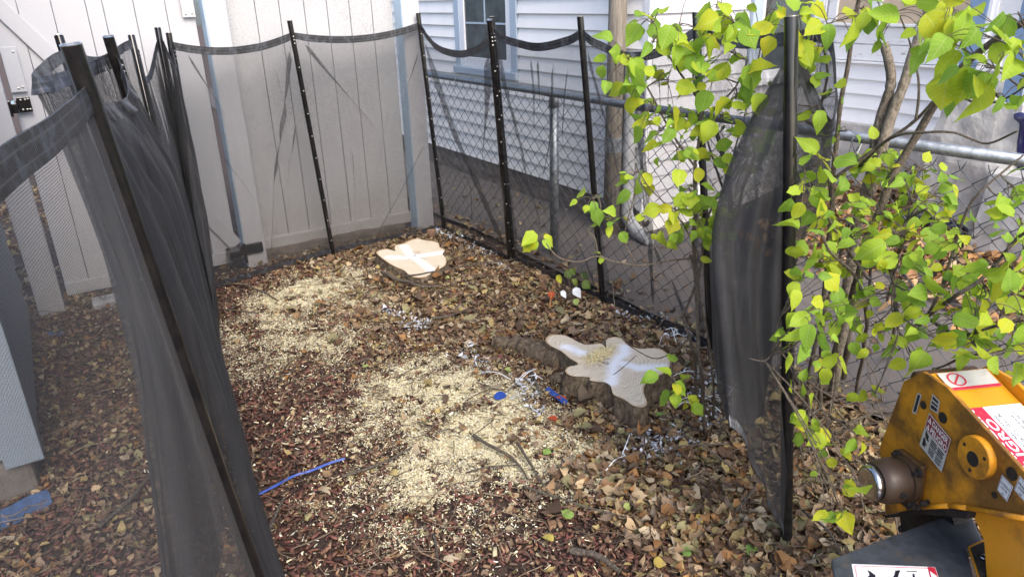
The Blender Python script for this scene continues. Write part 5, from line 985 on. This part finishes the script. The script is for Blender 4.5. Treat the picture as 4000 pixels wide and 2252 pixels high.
# ------------------------------------------------------------------ stump grinder (lower right)
def rusty(name, c, rustlow):
    t = NT(name); v = t.geo(); n = t.noise(v, 16, 8, .7); f = t.noise(v, 90, 6, .7); big = t.noise(v, 5.5, 5)
    k = t.ramp(t.math('ADD', t.math('MULTIPLY', big, .75), t.math('MULTIPLY', n, .45)), [(rustlow, (0, 0, 0)), (rustlow+.16, (1, 1, 1))])
    c2_ = t.mix(t.ramp(f, [(.35, (0, 0, 0)), (.7, (1, 1, 1))]), (.05, .028, .016), (.16, .075, .024))
    col = t.mix(t.math('MULTIPLY', k, .82), t.mix(t.ramp(f, [(.4, (0, 0, 0)), (.9, (.4, .4, .4))]), c, tuple(x*.75 for x in c)), c2_)
    t.base(col, .42, 0, .45); t.bump(f, .12, .003); return t.m
M['orange'] = rusty('orange_paint', (.72, .30, .014), .64); M['orange_dirty'] = rusty('dirty_orange_paint', (.64, .27, .016), .50); M['rust'] = rusty('rusty_orange', (.10, .045, .016), .40); M['hub'] = rusty('greasy_hub_metal', (.05, .030, .018), .62)
t = NT('guard_black'); v = t.geo(); n = t.noise(v, 26, 7, .7); st = t.noise(t.geo((30, 30, 5)), 1.2, 5)
t.base(t.mix(t.ramp(st, [(.58, (0, 0, 0)), (.68, (.75, .75, .75))]), t.ramp(n, [(.35, (.030, .035, .042)), (.75, (.075, .085, .10))]), (.085, .068, .052)), .42, 0, .5); t.bump(n, .1, .003); M['guard'] = t.m
M['chrome'] = simple('polished_steel', (.50, .50, .51), .22, 1, .5, .08, 30)
M['grime'] = simple('greasy_dirt', (.022, .018, .015), .6, 0, .4, .5, 60, .8)
M['bristle'] = simple('wet_sawdust_crust', (.055, .045, .035), .95, 0, .2, .5, 90, 1)
def sticker(name, c, var=.12):
    t = NT(name); n = t.noise(t.geo(), 70, 6, .75); t.base(t.mix(t.ramp(n, [(.56, (0, 0, 0)), (.70, (var*4, var*4, var*4))]), c, (.25, .21, .17)), .4, 0, .4); return t.m
M['st_white'] = sticker('sticker_white', (.78, .78, .77)); M['st_dirty'] = sticker('sticker_dirty_white', (.50, .48, .44), .2); M['st_red'] = sticker('sticker_red', (.50, .02, .05)); M['st_maroon'] = sticker('sticker_maroon', (.24, .02, .035), .15); M['st_black'] = sticker('sticker_ink', (.015, .014, .022), .06); M['st_text'] = sticker('sticker_lettering_white', (.80, .79, .77), .1)
G_ = DATA['GR']; H0 = Vector(G_['H0']); gn = Vector(G_['n']); gu = Vector(G_['u']); gw = G_['w']
gr = empty('stump_grinder', (H0.x, H0.y, 0), 'orange and black stump grinder head with warning stickers at lower right', 'grinder')
side = [Vector(p) for p in G_['side']]
cen = sum(side, Vector())/len(side)
near_p = MB().prism(side, -gn*.010).build('side_plate', M['orange_dirty'], gr, bevel=.0025)
MB().prism([p-gn*(gw-.010) for p in side], -gn*.010).build('side_plate', M['orange'], gr, bevel=.0025)
ins = [cen+(p-cen)*.972 for p in side]
for i_ in (9, 10): ins[i_] = ins[i_]-Vector((0, 0, .024))
MB().prism([p-gn*.0102 for p in ins], -gn*(gw-.0206)).build('housing', M['orange'], gr, bevel=.004)
# nose roll at the front top
MB().tube([side[1]*.5+side[0]*.5-gn*.012+Vector((0, 0, -.012)), side[1]*.5+side[0]*.5-gn*(gw-.012)+Vector((0, 0, -.012))], .022, 16).build('nose_roll', M['rust'], gr, smooth=True)
# bottom lip
lip = MB()
for a, b_ in ((side[4], side[5]), (side[5], side[6]), (side[6], side[7])): lip.tube([a+gn*.004, b_+gn*.004], .006, 8)
lip.build('bottom_lip', M['orange'], gr, smooth=True)
und = MB().prism([side[3]+Vector((0, 0, -.002)), side[4]+Vector((0, 0, -.002)), side[5]+Vector((0, 0, -.002)), side[6]+Vector((0, 0, -.004)), side[6]+Vector((0, 0, -.03)), side[5]+Vector((0, 0, -.03)), side[4]+Vector((0, 0, -.022)), side[3]+Vector((0, 0, -.012))], -gn*gw)
und.build('belly_plate', M['grime'], gr, bevel=.002)
# flange disc with bolt holes
dc = Vector(G_['disc']); disc = MB().lathe(dc+gn*.0005, gn, [(.046, 0), (.046, .014), (.044, .016)], 40).build('flange', M['orange'], gr); disc.modifiers.new('es', 'EDGE_SPLIT').split_angle = .6
for pl in disc.data.polygons: pl.use_smooth = True
up_ = Vector((0, 0, 1))
for a in (math.radians(25), math.radians(150), math.radians(270)):
    MB().lathe(dc+gn*.0162+(gu*math.cos(a)+up_*math.sin(a))*.032, gn, [(.0042, 0), (.0042, .0008)], 12).build('bolt_hole', M['grime'], disc)
MB().lathe(dc+gn*.0162-up_*.004, gn, [(.017, 0), (.016, .001)], 20).build('centre_stain', M['grime'], disc)
for key, r_, m in (('hole', .010, 'grime'), ('hole2', .014, 'grime'), ('stain', .013, 'grime'), ('slot', .007, 'grime')):
    MB().lathe(Vector(G_[key]), gn, [(r_, 0), (r_*.98, .0012)], 20).build('plate_hole', M[m], near_p)
# bearing hub
hub = MB().prism([H0+gu*a*.05+up_*b_*.062+gn*.0005 for a, b_ in ((-1, -.9), (.9, -1), (1, .85), (-.8, 1))], gn*.016); hub = hub.build('bearing_flange', M['rust'], gr, bevel=.004)
for i in range(4):
    a = math.pi/4+i*math.pi/2; c = H0+gu*math.cos(a)*.056+up_*math.sin(a)*.062+gn*.0165
    MB().lathe(c, gn, [(.011, 0), (.011, .009), (.006, .0095), (.006, .018)], 6).build('bolt', M['grime'], hub, bevel=.001)
hs = MB().lathe(H0+gn*.0166, gn, [(.056, 0), (.056, .014), (.050, .016), (.0495, .030), (.0545, .032), (.0545, .062), (.050, .075), (.044, .082)], 40).build('bearing_housing', M['hub'], gr, smooth=True); hs.modifiers.new('es', 'EDGE_SPLIT').split_angle = .5
MB().lathe(H0+gn*.0987, gn, [(.0425, 0), (.0425, .014), (.039, .019), (.031, .0215), (.029, .0205), (.022, .022), (.020, .021), (.012, .0225), (.010, .0215), (.004, .022)], 40).build('bearing_cap', M['chrome'], hs, smooth=True)
MB().lathe(H0+gn*.062+gu*.0-up_*.0+(-gu*.054), -gu, [(.008, 0), (.008, .006), (.004, .0062), (.004, .010)], 8).build('grease_fitting', M['grime'], hs)
rg = random.Random(3); gm = MB()
for i in range(60):
    a = rg.uniform(3.4, 6.0); c = H0+gu*math.cos(a)*rg.uniform(.055, .075)+up_*math.sin(a)*rg.uniform(.05, .078)+gn*rg.uniform(.002, .02); s = rg.uniform(.004, .011)
    gm.lathe(c, Vector((rg.gauss(0, 1), rg.gauss(0, 1), rg.gauss(0, 1))), [(s*.5, -s*.6), (s, 0), (s*.4, s*.7)], 6)
gd = gm.build('packed_debris', M['bristle'], gr); gd['kind'] = 'stuff'
# cutter wheel under the housing
wc = Vector(G_['wheel']); cw = MB().lathe(wc-gn*.06, gn, [(.02, -.02), (.10, -.018), (.105, 0), (.10, .018), (.02, .02)], 28).build('cutter_wheel', M['grime'], gr)
for i in range(8):
    a = i*math.pi/4; c = wc-gn*.06+(gu*math.cos(a)+up_*math.sin(a))*.108
    MB().prism([c+gu*.012*math.cos(a)-gn*.02, c+up_*.014-gn*.02, c-gu*.012-gn*.02, c-up_*.012-gn*.02], gn*.04).build('cutter_tooth', M['grime'], cw)
# lower body, guard, bracket
MB().prism(G_['body'], -gn*.12).build('lower_body', M['orange'], gr, bevel=.004)
nrm = Vector(G_['gn']); 
if nrm.dot(Vector((0, 0, 1.6))-Vector(G_['guard'][0])) < 0: nrm = -nrm
guard = MB().prism(G_['guard'], -nrm*.010).build('guard', M['guard'], gr, bevel=.004)
MB().prism([Vector(p)+nrm*.0015 for p in G_['brk']], nrm*.006).build('bracket', M['orange'], gr, bevel=.002)
bc = sum((Vector(p) for p in G_['brk']), Vector())/len(G_['brk']); MB().prism([bc+(Vector(p)-bc)*.86+nrm*.0078 for p in G_['brk']], nrm*.002).build('bracket_pad', M['bristle'], gr)
MB().lathe(Vector(G_['bolt'])+nrm*.0100, nrm, [(.011, 0), (.010, .003), (.006, .005)], 16).build('carriage_bolt', M['chrome'], gr, smooth=True)
# stickers -------------------------------------------------------
def quad(pts, m, name, par, lift=.0004, nn=gn, th=.0003):
    return MB().prism([Vector(p)+nn*lift for p in pts], nn*th).build(name, M[m], par)
def sub(q, u0, u1, v0, v1):
    a, b_, c, d = [Vector(p) for p in q]
    f = lambda u, v: (a*(1-u)+b_*u)*(1-v)+(d*(1-u)+c*u)*v
    return [f(u0, v0), f(u1, v0), f(u1, v1), f(u0, v1)]
def text(body, q, u0, u1, v0, v1, m, par, nn, lift=.0014, bold=.0, flip=False):
    """lettering fitted into the sub-rectangle of a sticker; reads along u, v runs down"""
    cu = bpy.data.curves.new('txt', 'FONT'); cu.body = body; cu.size = 1; cu.offset = bold; cu.extrude = 0
    ob = bpy.data.objects.new('txt', cu); COL.objects.link(ob); bpy.context.view_layer.update()
    me = bpy.data.meshes.new_from_object(ob.evaluated_get(bpy.context.evaluated_depsgraph_get())); bpy.data.objects.remove(ob)
    co = np.array([v.co[:] for v in me.vertices]); 
    if len(co) == 0: return
    mn, mx_ = co.min(0), co.max(0); w_ = max(1e-6, mx_[0]-mn[0]); h_ = max(1e-6, mx_[1]-mn[1])
    a, b_, c, d = [np.array(p) for p in sub(q, u0, u1, v0, v1)]; org = np.array(wloc(par)); nv_ = np.array(nn)
    for v in me.vertices:
        s_ = (v.co.x-mn[0])/w_; tt = 1-(v.co.y-mn[1])/h_
        p = (a*(1-s_)+b_*s_)*(1-tt)+(d*(1-s_)+c*s_)*tt + nv_*lift - org; v.co = p
    me.materials.clear(); me.materials.append(M[m]); o = bpy.data.objects.new('lettering', me); COL.objects.link(o); o.parent = par; return o
quad(G_['bar'], 'st_dirty', 'sticker', near_p); quad(sub(G_['bar'], .25, .8, .05, .92), 'st_black', 'sticker_print', near_p, .0009)
p2 = quad(G_['plate2'], 'st_dirty', 'sticker', near_p)
for i, (v0, v1) in enumerate(((.10, .28), (.42, .56), (.66, .90))): quad(sub(G_['plate2'], .12, .85, v0, v1), 'st_black', 'sticker_print', near_p, .0009)
dd = G_['dd']; quad(dd, 'st_dirty', 'sticker', near_p)
quad(sub(dd, .03, .97, .03, .44), 'st_maroon', 'sticker_band', near_p, .0009)
text('DANGER', dd, .24, .93, .06, .21, 'st_text', near_p, gn, .0016, .02); text('PELIGRO', dd, .24, .95, .26, .41, 'st_text', near_p, gn, .0016, .02)
def warn_tri(q, u0, u1, v0, v1, nn, par, ink='st_maroon'):
    s_ = sub(q, u0, u1, v0, v1); a = (s_[0]+s_[1])/2; MB().prism([a+nn*.0016, s_[2]+nn*.0016, s_[3]+nn*.0016], nn*.0003).build('warning_triangle', M['st_text'], par)
    s2_ = sub(q, u0+(u1-u0)*.44, u0+(u1-u0)*.56, v0+(v1-v0)*.35, v0+(v1-v0)*.85); quad(s2_, ink, 'warning_mark', par, .0022, nn)
warn_tri(dd, .06, .20, .06, .21, gn, near_p); warn_tri(dd, .06, .20, .26, .41, gn, near_p)
# ink figure of a hand at a cutter and lines of worn small print
def ink(q, pts, nn, par, lift=.0012):
    a, b_, c, d = [Vector(p) for p in q]
    f = lambda u, v: (a*(1-u)+b_*u)*(1-v)+(d*(1-u)+c*u)*v
    MB().prism([f(u, v)+nn*lift for u, v in pts], nn*.0003).build('sticker_figure', M['st_black'], par)
ink(dd, [(.10, .48), (.13, .46), (.15, .53), (.19, .48), (.20, .55), (.26, .52), (.24, .60), (.30, .66), (.22, .68), (.15, .64), (.10, .58)], gn, near_p)
ink(dd, [(.08, .70), (.14, .68), (.20, .76), (.26, .80), (.20, .86), (.22, .93), (.15, .90), (.10, .94), (.09, .82)], gn, near_p)
for j in range(4):
    quad(sub(dd, .36, .60+.03*(j % 2), .52+j*.055, .552+j*.055), 'st_black', 'sticker_print', near_p, .0009); quad(sub(dd, .66, .92-.03*(j % 2), .52+j*.055, .552+j*.055), 'st_black', 'sticker_print', near_p, .0009)
    quad(sub(dd, .36, .60-.02*(j % 2), .76+j*.05, .785+j*.05), 'st_black', 'sticker_print', near_p, .0009); quad(sub(dd, .66, .92-.05*(j % 2), .76+j*.05, .785+j*.05), 'st_black', 'sticker_print', near_p, .0009)
for key, l1, l2 in (('cpin', 'CUTTERHEAD', 'LOCK PIN'), ('flock', 'FRAME', 'LOCK PIN')):
    q = G_[key]; quad(q, 'st_white', 'sticker', near_p); bd = MB()
    for s_ in (sub(q, .05, .95, .04, .055), sub(q, .05, .95, .945, .96), sub(q, .05, .07, .04, .96), sub(q, .93, .95, .04, .96)): bd.prism([p+gn*.0009 for p in s_], gn*.0003)
    bd.build('sticker_border', M['st_black'], near_p)
    text(l1, q, .12, .88, .30, .44, 'st_black', near_p, gn, .0012, .015); text(l2, q, .22, .78, .52, .66, 'st_black', near_p, gn, .0012, .015); quad(sub(q, .40, .62, .84, .88), 'st_black', 'sticker_print', near_p, .0009)
# big sticker on the sloping top plate (its lettering reads up the slope)
bg = [Vector(p) for p in G_['big']]; bn = (bg[1]-bg[0]).cross(bg[3]-bg[0]).normalized()
if bn.z < 0: bn = -bn
# true rectangle in the plate: along = down the slope, across = over the width
along = (ins[9]-ins[10]).normalized(); o0 = ins[10]+along*.040-gn*.012; Lb, Wb = .25, gw-.034
bn = (-gn).cross(along).normalized(); bn = bn if bn.z > 0 else -bn; o0 = o0+bn*.0045
bgq = [o0-gn*0+along*Lb, o0, o0-gn*Wb, o0-gn*Wb+along*Lb]        # u runs up the slope, v across the width away from the camera
bigs = MB().prism([p+bn*.0006 for p in bgq], bn*.0003).build('sticker', M['st_white'], gr)
quad(sub(bgq, .0, 1, .0, .34), 'st_red', 'sticker_band', bigs, .0012, bn)
text('DANGER', bgq, .18, .985, .03, .15, 'st_text', bigs, bn, .0018, .02); text('PELIGRO', bgq, .18, .86, .18, .31, 'st_text', bigs, bn, .0018, .02)
warn_tri(bgq, .03, .14, .03, .30, bn, bigs, 'st_red')
lines = ['FLYING OBJECTS STAND', 'CLEAR OR YOU WILL BE', 'INJURED!', 'OBJETOS DESPEDIDOS!', 'MANTENGA DISTANCIA O', 'SALDRA HERIDO!']
v_ = .385
for i, s_ in enumerate(lines):
    wid_ = len(s_)*.0245; text(s_, bgq, .42, .42+wid_, v_, v_+.052, 'st_black', bigs, bn, .0014, .012); v_ += .075 + (.045 if i == 2 else 0)
ink(bgq, [(.34, .40), (.26, .40), (.26, .37), (.20, .42), (.26, .47), (.26, .44), (.34, .44)], bn, bigs, .0014)
ink(bgq, [(.30, .52), (.22, .56), (.12, .70), (.06, .84), (.10, .86), (.17, .74), (.18, .84), (.10, .94), (.14, .96), (.23, .84), (.23, .68), (.33, .60)], bn, bigs, .0014)
ink(bgq, [(.36, .50), (.39, .52), (.40, .56), (.37, .58), (.34, .56), (.34, .52)], bn, bigs, .0014)
# sticker on the flat top with a prohibition ring
tp = [ins[0]-gn*.02, ins[10]-gn*.02, ins[10]-gn*(gw-.02), ins[0]-gn*(gw-.02)]; tp = [p+Vector((0, 0, .004)) for p in tp]; tn = (tp[1]-tp[0]).cross(tp[3]-tp[0]).normalized(); tn = tn if tn.z > 0 else -tn
ts = MB().prism([p+tn*.0006 for p in sub(tp, .1, .8, .05, .98)], tn*.0003).build('sticker', M['st_dirty'], gr)
quad(sub(tp, .70, .80, .05, .98), 'st_red', 'sticker_band', ts, .0012, tn)
cc_ = sub(tp, .4, .4, .3, .3)[0]; e1 = (tp[1]-tp[0]).normalized(); e2 = gn; ring = MB(); k = 28
vs = [cc_+tn*.0016+(e1*math.cos(a)+e2*math.sin(a))*r_ for r_ in (.017, .021) for a in [2*math.pi*i/k for i in range(k)]]
ring.add(vs, [(i, (i+1) % k, k+(i+1) % k, k+i) for i in range(k)]); ring.add([cc_+tn*.0018+e1*a+e2*b_ for a, b_ in ((-.014, -.011), (-.011, -.014), (.014, .011), (.011, .014))], [(0, 1, 2, 3)]); ring.build('prohibition_ring', M['st_red'], ts)
# guard sticker
gq = G_['gst']; gs = MB().prism([Vector(p)+nrm*.0006 for p in gq], nrm*.0003).build('sticker', M['st_white'], guard)
bd = MB()
for s_ in (sub(gq, .03, .97, .06, .075), sub(gq, .03, .036, .06, 1), sub(gq, .964, .97, .06, 1)): bd.prism([p+nrm*.0012 for p in s_], nrm*.0003)
bd.build('sticker_border', M['st_red'], gs)
quad(G_['gred'], 'st_red', 'sticker_band', gs, .0013, nrm); q = G_['gred']; s_ = sub(q, .15, .9, .18, .6)
MB().prism([s_[0]+nrm*.002, (s_[1]+s_[2])/2+nrm*.002, s_[3]+nrm*.002], nrm*.0003).build('warning_triangle', M['st_text'], gs)
for pts in G_['gfig']: MB().prism([Vector(p)+nrm*.0013 for p in pts], nrm*.0003).build('sticker_figure', M['st_black'], gs)
